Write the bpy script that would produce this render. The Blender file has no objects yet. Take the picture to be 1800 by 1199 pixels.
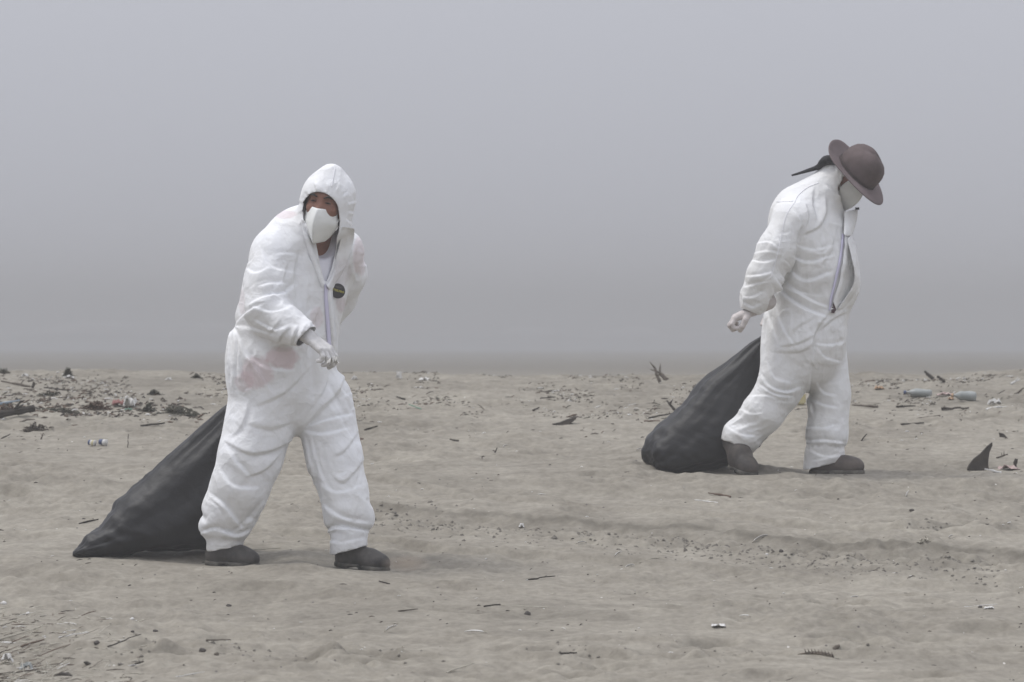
import bpy, bmesh, math, random, time
import numpy as np
from mathutils import Vector, Matrix

T0 = time.time()
random.seed(7)
S = bpy.context.scene
COL = S.collection

# ------------------------------------------------------------------ camera
# world: X to the right, Y away from the camera, Z up with the sea at 0
F_PX = 10000.0            # focal length in pixels of an 1800 px wide picture
CAM_Z = 2.5
HORIZON = 555.0
cam_data = bpy.data.cameras.new('camera')
cam_data.sensor_width = 36.0
cam_data.lens = 36.0 * F_PX / 1800.0
cam_data.clip_start = 1.0
cam_data.clip_end = 12000.0
cam_data.dof.use_dof = True
cam_data.dof.focus_distance = 25.0
cam_data.dof.aperture_fstop = 7.0
cam = bpy.data.objects.new('camera', cam_data)
COL.objects.link(cam)
cam.location = (0, 0, CAM_Z)
PITCH = -math.atan((599.5 - HORIZON) / F_PX)
cam.rotation_euler = (math.pi / 2 + PITCH, 0, 0)
S.camera = cam

# ------------------------------------------------------------------ world and sun
SUN_EL, SUN_AZ = math.radians(64), math.radians(-80)   # azimuth from +Y clockwise: high on the left
world = bpy.data.worlds.new('World')
S.world = world
world.use_nodes = True
wn, wl = world.node_tree.nodes, world.node_tree.links
wn.clear()
w_out = wn.new('ShaderNodeOutputWorld')
w_bg = wn.new('ShaderNodeBackground')
w_sky = wn.new('ShaderNodeTexSky')
w_sky.sky_type = 'NISHITA'
w_sky.sun_disc = False
w_sky.sun_elevation = SUN_EL
w_sky.sun_rotation = SUN_AZ
w_sky.altitude = 0.0
w_sky.air_density = 1.0
w_sky.dust_density = 6.0
w_sky.ozone_density = 1.0
w_hsv = wn.new('ShaderNodeHueSaturation')
w_hsv.inputs['Saturation'].default_value = 0.28
# overcast: the even cloud deck hides most of the clear-sky gradient
w_mix = wn.new('ShaderNodeMixRGB')
w_mix.inputs['Fac'].default_value = 0.8
w_mix.inputs['Color2'].default_value = (5.55, 5.72, 6.4, 1)
w_bg.inputs['Strength'].default_value = 0.105
# an overcast sky is brighter overhead than near the horizon
w_tc = wn.new('ShaderNodeTexCoord'); w_sep = wn.new('ShaderNodeSeparateXYZ'); w_up = wn.new('ShaderNodeMath'); w_up.operation = 'MAXIMUM'; w_up.inputs[1].default_value = 0.0
w_gr = wn.new('ShaderNodeMath'); w_gr.operation = 'MULTIPLY_ADD'; w_gr.inputs[1].default_value = 1.8; w_gr.inputs[2].default_value = 1.0
w_vm = wn.new('ShaderNodeVectorMath'); w_vm.operation = 'SCALE'; w_vm.inputs[0].default_value = (5.55, 5.72, 6.4)
wl.new(w_tc.outputs['Generated'], w_sep.inputs[0]); wl.new(w_sep.outputs['Z'], w_up.inputs[0]); wl.new(w_up.outputs[0], w_gr.inputs[0])
wl.new(w_gr.outputs[0], w_vm.inputs['Scale']); wl.new(w_vm.outputs[0], w_mix.inputs['Color2'])
wl.new(w_sky.outputs['Color'], w_hsv.inputs['Color'])
wl.new(w_hsv.outputs['Color'], w_mix.inputs['Color1'])
wl.new(w_mix.outputs['Color'], w_bg.inputs['Color'])
wl.new(w_bg.outputs['Background'], w_out.inputs['Surface'])

sun_data = bpy.data.lights.new('sun', 'SUN')
sun_data.energy = 1.5
sun_data.angle = math.radians(16)
sun_data.color = (1.0, 0.97, 0.93)
sun = bpy.data.objects.new('sun', sun_data)
COL.objects.link(sun)
_sd = Vector((math.sin(SUN_AZ) * math.cos(SUN_EL), math.cos(SUN_AZ) * math.cos(SUN_EL), math.sin(SUN_EL)))
sun.rotation_euler = (-_sd).to_track_quat('-Z', 'Y').to_euler()

S.view_settings.view_transform = 'Standard'
S.view_settings.look = 'None'
S.view_settings.exposure = 0.0
S.view_settings.gamma = 1.0
S.view_settings.use_curve_mapping = False
S.render.engine = 'CYCLES'
S.cycles.volume_bounces = 2
S.cycles.max_bounces = 6
S.cycles.use_denoising = True
S.cycles.volume_step_rate = 1.0

# ------------------------------------------------------------------ noise
_rs = np.random.RandomState(11)
_PERM = _rs.permutation(256).astype(np.int32)
_PERM = np.concatenate([_PERM, _PERM, _PERM])
_G3 = _rs.normal(size=(256, 3)).astype(np.float32)
_G3 /= np.linalg.norm(_G3, axis=1)[:, None]

def perlin(x, y, z=None):
    x = np.asarray(x, np.float32); y = np.asarray(y, np.float32)
    z = np.zeros_like(x) + np.float32(0.37) if z is None else np.asarray(z, np.float32)
    xi = np.floor(x).astype(np.int32); yi = np.floor(y).astype(np.int32); zi = np.floor(z).astype(np.int32)
    xf = x - xi; yf = y - yi; zf = z - zi
    u = xf*xf*xf*(xf*(xf*6-15)+10); v = yf*yf*yf*(yf*(yf*6-15)+10); w = zf*zf*zf*(zf*(zf*6-15)+10)
    xi &= 255; yi &= 255; zi &= 255
    def g(dx, dy, dz):
        h = _PERM[_PERM[_PERM[(xi+dx) & 255] + ((yi+dy) & 255)] + ((zi+dz) & 255)]
        G = _G3[h]
        return G[..., 0]*(xf-dx) + G[..., 1]*(yf-dy) + G[..., 2]*(zf-dz)
    def lp(a, b, t): return a + t*(b-a)
    x1 = lp(lp(g(0,0,0), g(1,0,0), u), lp(g(0,1,0), g(1,1,0), u), v)
    x2 = lp(lp(g(0,0,1), g(1,0,1), u), lp(g(0,1,1), g(1,1,1), u), v)
    return lp(x1, x2, w) * 1.5

def fbm(x, y, z=None, octs=4, gain=0.5):
    r = 0; a = 1.0
    for o in range(octs):
        k = 2.03**o
        r = r + a*perlin(x*k + o*17.3, y*k + o*9.1, None if z is None else z*k + o*5.7)
        a *= gain
    return r

def sstep(a, b, x):
    t = np.clip((x-a)/(b-a), 0, 1)
    return t*t*(3-2*t)

# ------------------------------------------------------------------ helpers for objects
def tag(o, label=None, cat=None, group=None, kind=None):
    if label: o['label'] = label
    if cat: o['category'] = cat
    if group: o['group'] = group
    if kind: o['kind'] = kind
    return o

def empty(name, loc=(0, 0, 0), rz=0.0):
    o = bpy.data.objects.new(name, None)
    o.location = loc; o.rotation_euler = (0, 0, rz)
    o.empty_display_size = 0.1
    COL.objects.link(o)
    return o

def mesh_obj(name, verts, faces, mat=None, parent=None, smooth=True, loc=None):
    me = bpy.data.meshes.new(name)
    if isinstance(verts, np.ndarray) and isinstance(faces, np.ndarray):
        nv, nf, k = len(verts), len(faces), faces.shape[1]
        me.vertices.add(nv); me.vertices.foreach_set('co', np.ascontiguousarray(verts, np.float32).ravel())
        me.loops.add(nf*k); me.loops.foreach_set('vertex_index', np.ascontiguousarray(faces, np.int32).ravel())
        me.polygons.add(nf); me.polygons.foreach_set('loop_start', np.arange(0, nf*k, k, dtype=np.int32))
        me.polygons.foreach_set('loop_total', np.full(nf, k, np.int32))
        me.update(calc_edges=True); me.validate()
    else:
        me.from_pydata([tuple(v) for v in verts], [], [tuple(f) for f in faces]); me.update()
    if smooth: me.polygons.foreach_set('use_smooth', [True]*len(me.polygons))
    if mat: me.materials.append(mat)
    o = bpy.data.objects.new(name, me)
    COL.objects.link(o)
    if parent is not None: o.parent = parent
    if loc is not None: o.location = loc
    return o

def N(nt, kind, **kw):
    n = nt.nodes.new(kind)
    for k, v in kw.items():
        if k in n.inputs: n.inputs[k].default_value = v
        else: setattr(n, k, v)
    return n

def new_mat(name, color=(0.5, 0.5, 0.5), rough=0.7, spec=0.3):
    m = bpy.data.materials.new(name); m.use_nodes = True
    b = m.node_tree.nodes['Principled BSDF']
    b.inputs['Base Color'].default_value = (*color, 1)
    b.inputs['Roughness'].default_value = rough
    b.inputs['Specular IOR Level'].default_value = spec
    return m, m.node_tree, b

def varied_mat(name, c1, c2, scale=8.0, rough=0.7, spec=0.3, bump=0.0, bscale=60.0, stretch=(1, 1, 1), bdist=0.002, coords='Object'):
    m, nt, b = new_mat(name, c1, rough, spec)
    tc = N(nt, 'ShaderNodeTexCoord'); mp = N(nt, 'ShaderNodeMapping'); mp.inputs['Scale'].default_value = stretch
    nt.links.new(tc.outputs[coords], mp.inputs['Vector'])
    n = N(nt, 'ShaderNodeTexNoise', Scale=scale, Detail=6.0, Roughness=0.6)
    nt.links.new(mp.outputs[0], n.inputs['Vector'])
    r = N(nt, 'ShaderNodeValToRGB')
    r.color_ramp.elements[0].position = 0.35; r.color_ramp.elements[1].position = 0.65
    r.color_ramp.elements[0].color = (*c1, 1); r.color_ramp.elements[1].color = (*c2, 1)
    nt.links.new(n.outputs['Fac'], r.inputs['Fac']); nt.links.new(r.outputs[0], b.inputs['Base Color'])
    if bump:
        n2 = N(nt, 'ShaderNodeTexNoise', Scale=bscale, Detail=5.0)
        nt.links.new(mp.outputs[0], n2.inputs['Vector'])
        bp = N(nt, 'ShaderNodeBump', Strength=bump, Distance=bdist)
        nt.links.new(n2.outputs['Fac'], bp.inputs['Height']); nt.links.new(bp.outputs[0], b.inputs['Normal'])
    return m

# ------------------------------------------------------------------ terrain
_PROF_D = np.array([-60, 0, 14, 18, 20.5, 22.5, 24.4, 26, 27.8, 29.5, 31, 33, 34.6, 36, 40, 50, 70, 100, 150, 200, 300, 420, 600], float)
_PROF_P = [None]*6
def _dz(px, d): return CAM_Z - (px - HORIZON)*d/F_PX
_PROF_Z = np.array([0.75, 0.8, 0.98, 1.08, _dz(1199, 20.5), _dz(1088, 22.5), _dz(990, 24.4), _dz(911, 26.0), _dz(834, 27.8), _dz(770, 29.5),
                    _dz(721, 31.0), _dz(676, 33.0), _dz(662, 34.6), 2.11, 1.98, 1.80, 1.70, 1.52, 1.23, 0.93, 0.42, -0.10, -1.0])

def _pchip(xk, yk, x):
    h = np.diff(xk); d = np.diff(yk)/h
    m = np.zeros_like(yk)
    for i in range(1, len(xk)-1):
        if d[i-1]*d[i] > 0:
            w1 = 2*h[i]+h[i-1]; w2 = h[i]+2*h[i-1]
            m[i] = (w1+w2)/(w1/d[i-1]+w2/d[i])
    m[0] = d[0]; m[-1] = d[-1]
    i = np.clip(np.searchsorted(xk, x)-1, 0, len(xk)-2)
    t = np.clip((x-xk[i])/h[i], 0, 1)
    return ((1+2*t)*(1-t)**2*yk[i] + t*(1-t)**2*h[i]*m[i] + t*t*(3-2*t)*yk[i+1] + t*t*(t-1)*h[i]*m[i+1])

def px_to_D(py):
    """distance at which the smooth beach profile shows at picture row py"""
    Ds = np.linspace(19.0, 34.6, 400)
    rows = HORIZON + (CAM_Z - _pchip(_PROF_D, _PROF_Z, Ds))*F_PX/Ds
    return float(np.interp(-py, -rows, Ds))

def _line(pts):
    D = [px_to_D(p[1]) for p in pts]
    X = [(p[0]-900)/F_PX*d for p, d in zip(pts, D)]
    return np.array(X), np.array(D)
_R1 = _line([(-200, 862), (300, 872), (640, 893), (800, 912), (1050, 925), (1250, 938), (1450, 958), (1700, 968), (2000, 985)])
_R2 = _line([(600, 862), (900, 856), (1150, 870), (1400, 868), (1600, 862), (1900, 872)])
_R3 = _line([(-200, 1010), (0, 1004), (300, 1030), (700, 1052), (1100, 1090), (1500, 1110), (1900, 1100)])

_pr = np.random.RandomState(5); _PRINTS = []
for _i in range(230):
    if _i < 90: _px, _py = _pr.uniform(-50, 1850), _pr.uniform(690, 860)
    elif _i < 170: _px, _py = _pr.uniform(-50, 1850), _pr.uniform(860, 1215)
    else: _px, _py = _pr.normal((620, 1560, 230, 1250, 1000, 1650)[_i % 6], 60), _pr.normal((1160, 1142, 1150, 1155, 1160, 930)[_i % 6], 10)
    _D = px_to_D(_py); _PRINTS.append(((_px-900)/F_PX*_D, _D, _pr.uniform(.08, .17), _pr.uniform(.045, .09), _pr.uniform(-.6, .6), _pr.uniform(.010, .026)))
_PRINTS = np.array(_PRINTS)
def _print_shape(x, D, q):
    c, s_ = np.cos(q[4]), np.sin(q[4]); dx, dy = x-q[0], D-q[1]
    r = np.sqrt(((dx*c+dy*s_)/q[2])**2+((-dx*s_+dy*c)/q[3])**2)
    return q[5]*(-np.exp(-(r/.8)**4) + .55*np.exp(-((r-1.25)/.33)**2))
def _print_z(x, D):
    m = (np.abs(_PRINTS[:, 0]-x) < .45) & (np.abs(_PRINTS[:, 1]-D) < .45)
    return float(np.sum(_print_shape(x, D, _PRINTS[m].T))) if m.any() else 0.0
def _foot(px, py, y, s, D, zrow, r=.20):
    return ((px-900)/F_PX*D, D+y, CAM_Z-(zrow-HORIZON)*D/F_PX+(zrow-py)/s+.004, r)
FEET = [_foot(380, 994, .0, 410, 24.4, 992), _foot(425, 996, -.04, 410, 24.4, 992), _foot(610, 996, -.03, 410, 24.4, 992), _foot(655, 1003, -.09, 410, 24.4, 992),
        _foot(1300, 834, -.16, 360, 27.8, 832, .24), _foot(1450, 834, .0, 360, 27.8, 832), _foot(1495, 834, -.03, 360, 27.8, 832)]

def height(x, D):
    x = np.asarray(x, float); D = np.asarray(D, float)
    shift = 0.22*np.sin(x*1.1+0.4) + 0.25*perlin(x*0.45+3, D*0.0+0.5)
    z = _pchip(_PROF_D, _PROF_Z, D + 0.0*shift)
    near = np.exp(-((D-27.5)/16.0)**4)*np.exp(-(x/14.0)**4)
    # crest line wobbles, the berm is a little higher to the right
    crest = sstep(31.5, 34.5, D)*sstep(44, 35, D)
    z = z + crest*(0.018*perlin(x*1.3+7, x*0+2.2) + 0.012*perlin(x*3.1, D*0.8) + 0.035*sstep(2.35, 3.2, x) + 0.012*sstep(-1.0, -2.6, x))
    # soft bumps of wind-blown, walked-over sand
    z = z + near*(0.026*fbm(x*0.55, D*0.5, octs=2) + 0.017*fbm(x*1.5+5, D*1.3, octs=3))
    lump = sstep(-0.15, 0.45, fbm(x*0.9+31, D*0.8+2, octs=2))
    z = z + near*(0.008+0.016*lump)*fbm(x*5.5, D*4.6+8, octs=3, gain=0.6)
    z = z + near*(0.0026+0.005*lump)*fbm(x*21.0, D*17.0, octs=2)
    # old tyre track: a low scarp facing the camera with broken sand below it
    rD = np.interp(x, *_R1) + 0.10*perlin(x*1.6, x*0+4) + 0.03*perlin(x*7, x*0+9)
    w = D - rD
    on = sstep(-1.25, -0.4, x)*(0.6+0.4*perlin(x*1.2, x*0+1.0)) + 0.25*sstep(0.5, -1.5, x)
    z = z + near*on*(0.036*sstep(-0.10, 0.10, w)*sstep(1.5, 0.15, w) - 0.022*np.exp(-((w+0.22)/0.12)**2))
    rough = np.exp(-((w+0.35)/0.38)**2)*np.clip(on, 0, 1)
    z = z + near*rough*0.034*fbm(x*15.0+2, D*11.0, octs=3, gain=0.6)
    for (LX, LD), amp in ((_R2, 0.030), (_R3, 0.026)):
        w2 = D - np.interp(x, LX, LD) - 0.12*perlin(x*0.9+amp*100, x*0+6)
        z = z + near*amp*sstep(-0.16, 0.14, w2)*sstep(1.3, 0.2, w2)*(0.7+0.6*perlin(x*0.8+50*amp, x*0))
    # thinner wheel lines beside it
    for off_, am in ((-0.62, .016), (0.55, .018), (0.95, .014), (-1.25, .014)):
        w3 = w - off_ - 0.05*perlin(x*2.0+off_*7, x*0+3)
        z = z + near*am*np.clip(0.6+1.2*perlin(x*0.9+off_*5, x*0+2), 0, 1.4)*(np.exp(-((w3-.06)/.05)**2)-np.exp(-((w3+.02)/.05)**2))
    # scuffs and footprints
    if x.size == 1:
        z = z + _print_z(float(x.ravel()[0]), float(D.ravel()[0]))
    else:
        zz = np.zeros(x.size); xf, df = x.ravel(), D.ravel()
        for q in _PRINTS:
            m = np.nonzero((np.abs(xf-q[0]) < .45) & (np.abs(df-q[1]) < .45))[0]
            if len(m): zz[m] += _print_shape(xf[m], df[m], q)
        z = z + zz.reshape(x.shape)
    # the sand packs flat under each foot
    for fx, fd, fz, fr in FEET:
        k = np.exp(-(((x-fx)**2+(D-fd)**2)/fr**2)**2); z = z*(1-k)+fz*k
    return z

def ground_pt(px, py):
    """the point of the beach that shows at picture position (px, py)"""
    Ds = np.linspace(19.3, 35.2, 1600)
    xs = (px-900.0)/F_PX*Ds
    rows = HORIZON + (CAM_Z - height(xs, Ds))*F_PX/Ds
    i = int(np.argmin(np.where(np.isfinite(rows), np.abs(rows-py), 1e9)))
    return Vector((xs[i], Ds[i], float(height(xs[i], Ds[i]))))

def _axis(lo, hi, step, out_lo, out_hi, grow=1.18):
    a = list(np.arange(lo, hi, step)); b = []
    s = step; v = a[-1]
    while v < out_hi: s *= grow; v += s; b.append(v)
    c = []; s = step; v = lo
    while v > out_lo: s *= grow; v -= s; c.append(v)
    return np.array(c[::-1] + a + b)

gx = _axis(-3.25, 3.3, 0.0155, -1500, 1500)
gy = _axis(19.6, 35.6, 0.021, -60, 640, 1.10)
GX, GY = np.meshgrid(gx, gy)
GZ = height(GX, GY)
nx, ny = len(gx), len(gy)
verts = np.stack([GX.ravel(), GY.ravel(), GZ.ravel()], 1)
ii = (np.arange(ny-1)[:, None]*nx + np.arange(nx-1)[None, :]).ravel()
faces = np.stack([ii, ii+1, ii+nx+1, ii+nx], 1)

SAND_A = (0.228, 0.210, 0.174)
SAND_B = (0.280, 0.260, 0.217)
def sand_material():
    m, nt, b = new_mat('sand', (0.30, 0.28, 0.25), 0.95, 0.15)
    L = nt.links
    geo = N(nt, 'ShaderNodeNewGeometry')
    def noise(scale, st, detail=5.0, rough=0.6):
        mp = N(nt, 'ShaderNodeMapping'); mp.inputs['Scale'].default_value = st
        L.new(geo.outputs['Position'], mp.inputs['Vector'])
        n = N(nt, 'ShaderNodeTexNoise', Scale=scale, Detail=detail, Roughness=rough)
        L.new(mp.outputs[0], n.inputs['Vector']); return n
    def ramp(fac, p0, c0, p1, c1):
        r = N(nt, 'ShaderNodeValToRGB')
        r.color_ramp.elements[0].position = p0; r.color_ramp.elements[1].position = p1
        r.color_ramp.elements[0].color = (*c0, 1); r.color_ramp.elements[1].color = (*c1, 1)
        L.new(fac, r.inputs['Fac']); return r
    def mul(a, bb, fac=1.0):
        mx = N(nt, 'ShaderNodeMixRGB', blend_type='MULTIPLY'); mx.inputs['Fac'].default_value = fac
        L.new(a, mx.inputs['Color1']); L.new(bb, mx.inputs['Color2']); return mx
    big = ramp(noise(0.9, (1, 0.7, 1)).outputs['Fac'], 0.35, SAND_A, 0.68, SAND_B)
    mid = ramp(noise(6.0, (0.8, 1.0, 1)).outputs['Fac'], 0.3, (0.80, 0.79, 0.78), 0.7, (1.10, 1.10, 1.10))
    fine = ramp(noise(34.0, (0.8, 0.55, 1), 4.0).outputs['Fac'], 0.3, (0.80, 0.79, 0.78), 0.72, (1.14, 1.14, 1.14))
    c = mul(mul(big.outputs[0], mid.outputs[0]).outputs[0], fine.outputs[0])
    # scattered specks of dark grit and pale shell
    def specks(scale, thr, col, st):
        mp = N(nt, 'ShaderNodeMapping'); mp.inputs['Scale'].default_value = st
        L.new(geo.outputs['Position'], mp.inputs['Vector'])
        v = N(nt, 'ShaderNodeTexVoronoi', Scale=scale); L.new(mp.outputs[0], v.inputs['Vector'])
        pick = N(nt, 'ShaderNodeMath', operation='GREATER_THAN'); pick.inputs[1].default_value = thr[0]
        sep = N(nt, 'ShaderNodeSeparateColor'); L.new(v.outputs['Color'], sep.inputs[0]); L.new(sep.outputs[0], pick.inputs[0])
        near = N(nt, 'ShaderNodeMath', operation='LESS_THAN'); near.inputs[1].default_value = thr[1]
        L.new(v.outputs['Distance'], near.inputs[0])
        f = N(nt, 'ShaderNodeMath', operation='MULTIPLY'); L.new(pick.outputs[0], f.inputs[0]); L.new(near.outputs[0], f.inputs[1])
        return f, col
    cur = c.outputs[0]
    for sc, th, col, st in ((26.0, (0.95, 0.13), (0.10, 0.09, 0.08), (1, 0.4, 1)), (19.0, (0.965, 0.09), (0.50, 0.48, 0.44), (1, 0.4, 1))):
        f, cc = specks(sc, th, col, st)
        mx = N(nt, 'ShaderNodeMixRGB'); mx.inputs['Color2'].default_value = (*cc, 1)
        L.new(f.outputs[0], mx.inputs['Fac']); L.new(cur, mx.inputs['Color1']); cur = mx.outputs[0]
    da = N(nt, 'ShaderNodeAttribute', attribute_name='damp')  # holds damp sand and the painted shade of the scarps
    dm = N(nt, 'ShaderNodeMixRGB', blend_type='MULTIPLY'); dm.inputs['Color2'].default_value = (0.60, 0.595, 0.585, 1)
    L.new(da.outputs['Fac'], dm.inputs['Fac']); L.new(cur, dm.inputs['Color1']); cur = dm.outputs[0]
    L.new(cur, b.inputs['Base Color'])
    n1 = noise(45.0, (1, 0.5, 1), 6.0, 0.65); bp = N(nt, 'ShaderNodeBump', Strength=0.6, Distance=0.008)
    L.new(n1.outputs['Fac'], bp.inputs['Height']); L.new(bp.outputs[0], b.inputs['Normal'])
    return m

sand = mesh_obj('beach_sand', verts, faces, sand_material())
# damp turned-up sand and scuffed patches, plus shade painted along the track scarps
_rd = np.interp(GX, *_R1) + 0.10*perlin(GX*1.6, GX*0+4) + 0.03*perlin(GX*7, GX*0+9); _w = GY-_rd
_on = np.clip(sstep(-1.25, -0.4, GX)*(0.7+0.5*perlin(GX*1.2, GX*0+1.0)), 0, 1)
damp_shade = 0.6*np.exp(-((_w+0.20)/0.26)**2)*_on*(0.55+0.9*fbm(GX*4.0, GY*3.0, octs=3)) + 0.9*np.exp(-((_w-0.02)/0.045)**2)*_on  # the narrow band darkens the scarp face as painted shade
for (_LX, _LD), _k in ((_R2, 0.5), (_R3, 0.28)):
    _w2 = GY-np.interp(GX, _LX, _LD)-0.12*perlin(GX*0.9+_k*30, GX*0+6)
    damp_shade = damp_shade + _k*np.exp(-((_w2+0.05)/0.16)**2)*np.clip(0.5+1.3*perlin(GX*1.3, GY*1.0+_k*9), 0, 1)
damp_shade = damp_shade + 0.35*sstep(0.20, 0.75, fbm(GX*0.8+12, GY*0.9+3, octs=4)) + 0.22*sstep(31.0, 34.0, GY) + 0.78*sstep(60, 120, GY)
_at = sand.data.attributes.new('damp', 'FLOAT', 'POINT'); _at.data.foreach_set('value', np.clip(damp_shade, 0, 1).astype(np.float32).ravel())
tag(sand, 'grey brown beach sand rising to a littered berm', None, None, 'structure')

# ------------------------------------------------------------------ sea
sx = _axis(-20, 20, 0.5, -2500, 2500, 1.10)
sy = _axis(380, 640, 1.0, 370, 4200, 1.06)
SX, SY = np.meshgrid(sx, sy)
damp = np.clip(1.4 - np.abs(SX)/400, 0, 1)*np.exp(-(SY/1500.0)**2)
SZ = 0.10*fbm(SX*0.09, SY*0.30, octs=3)*damp
def breaker(yc, h, seed, wd):
    cy = yc + 7*perlin(SX*0.012+seed, SX*0+seed)
    d = (SY-cy)
    a = 0.25 + 0.75*sstep(-0.30, 0.40, perlin(SX*0.09+seed*3, SX*0+1.7)+0.5*perlin(SX*0.3+seed, SX*0+4.7))
    front = np.where(d < 0, np.exp(-(d/wd)**2), np.exp(-(d/(wd*2.6))**2))
    return h*a*front
SZ = SZ + breaker(560, 1.9, 2.0, 4.0)
snx, sny = len(sx), len(sy)
jj = (np.arange(sny-1)[:, None]*snx + np.arange(snx-1)[None, :]).ravel()
wm, nt, b = new_mat('sea_water', (0.060, 0.066, 0.064), 0.32, 0.5)
geo = N(nt, 'ShaderNodeNewGeometry'); sep = N(nt, 'ShaderNodeSeparateXYZ'); nt.links.new(geo.outputs['Position'], sep.inputs[0])
ns = N(nt, 'ShaderNodeTexNoise', Scale=0.35, Detail=6.0, Roughness=0.65); mp = N(nt, 'ShaderNodeMapping'); mp.inputs['Scale'].default_value = (0.5, 1, 1)
nt.links.new(geo.outputs['Position'], mp.inputs['Vector']); nt.links.new(mp.outputs[0], ns.inputs['Vector'])
# foam gathers where the water is lifted into a breaker, and in thin streaks behind it
ad = N(nt, 'ShaderNodeMath', operation='MULTIPLY_ADD'); ad.inputs[1].default_value = 0.62; nt.links.new(sep.outputs['Z'], ad.inputs[0]); nt.links.new(ns.outputs['Fac'], ad.inputs[2])
rp = N(nt, 'ShaderNodeValToRGB'); rp.color_ramp.elements[0].position = 0.66; rp.color_ramp.elements[1].position = 0.98
rp.color_ramp.elements[0].color = (0.060, 0.066, 0.064, 1); rp.color_ramp.elements[1].color = (0.17, 0.17, 0.17, 1)
nt.links.new(ad.outputs[0], rp.inputs['Fac']); nt.links.new(rp.outputs[0], b.inputs['Base Color'])
sea = mesh_obj('sea', np.stack([SX.ravel(), SY.ravel(), SZ.ravel()], 1), np.stack([jj, jj+1, jj+snx+1, jj+snx], 1), wm)
tag(sea, 'grey sea with low breakers fading into fog', None, None, 'structure')

# ------------------------------------------------------------------ fog
HX, HY0, HY1, HZ0, HZ1 = 2700.0, -120.0, 4400.0, -6.0, 6.1
v = [(x, y, z) for z in (HZ0, HZ1) for y in (HY0, HY1) for x in (-HX, HX)]
f = [(0, 2, 3, 1), (4, 5, 7, 6), (0, 1, 5, 4), (2, 6, 7, 3), (0, 4, 6, 2), (1, 3, 7, 5)]
hm = bpy.data.materials.new('haze'); hm.use_nodes = True; nt = hm.node_tree; nt.nodes.clear()
ho = N(nt, 'ShaderNodeOutputMaterial'); hv = N(nt, 'ShaderNodeVolumePrincipled')
hv.inputs['Color'].default_value = (0.50, 0.50, 0.502, 1)
hv.inputs['Density'].default_value = 0.0042
hv.inputs['Anisotropy'].default_value = 0.0
nt.links.new(hv.outputs['Volume'], ho.inputs['Volume'])
haze = mesh_obj('haze', v, f, hm, smooth=False)
tag(haze, 'pale sea fog lying over beach and water', None, None, 'stuff')

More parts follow.
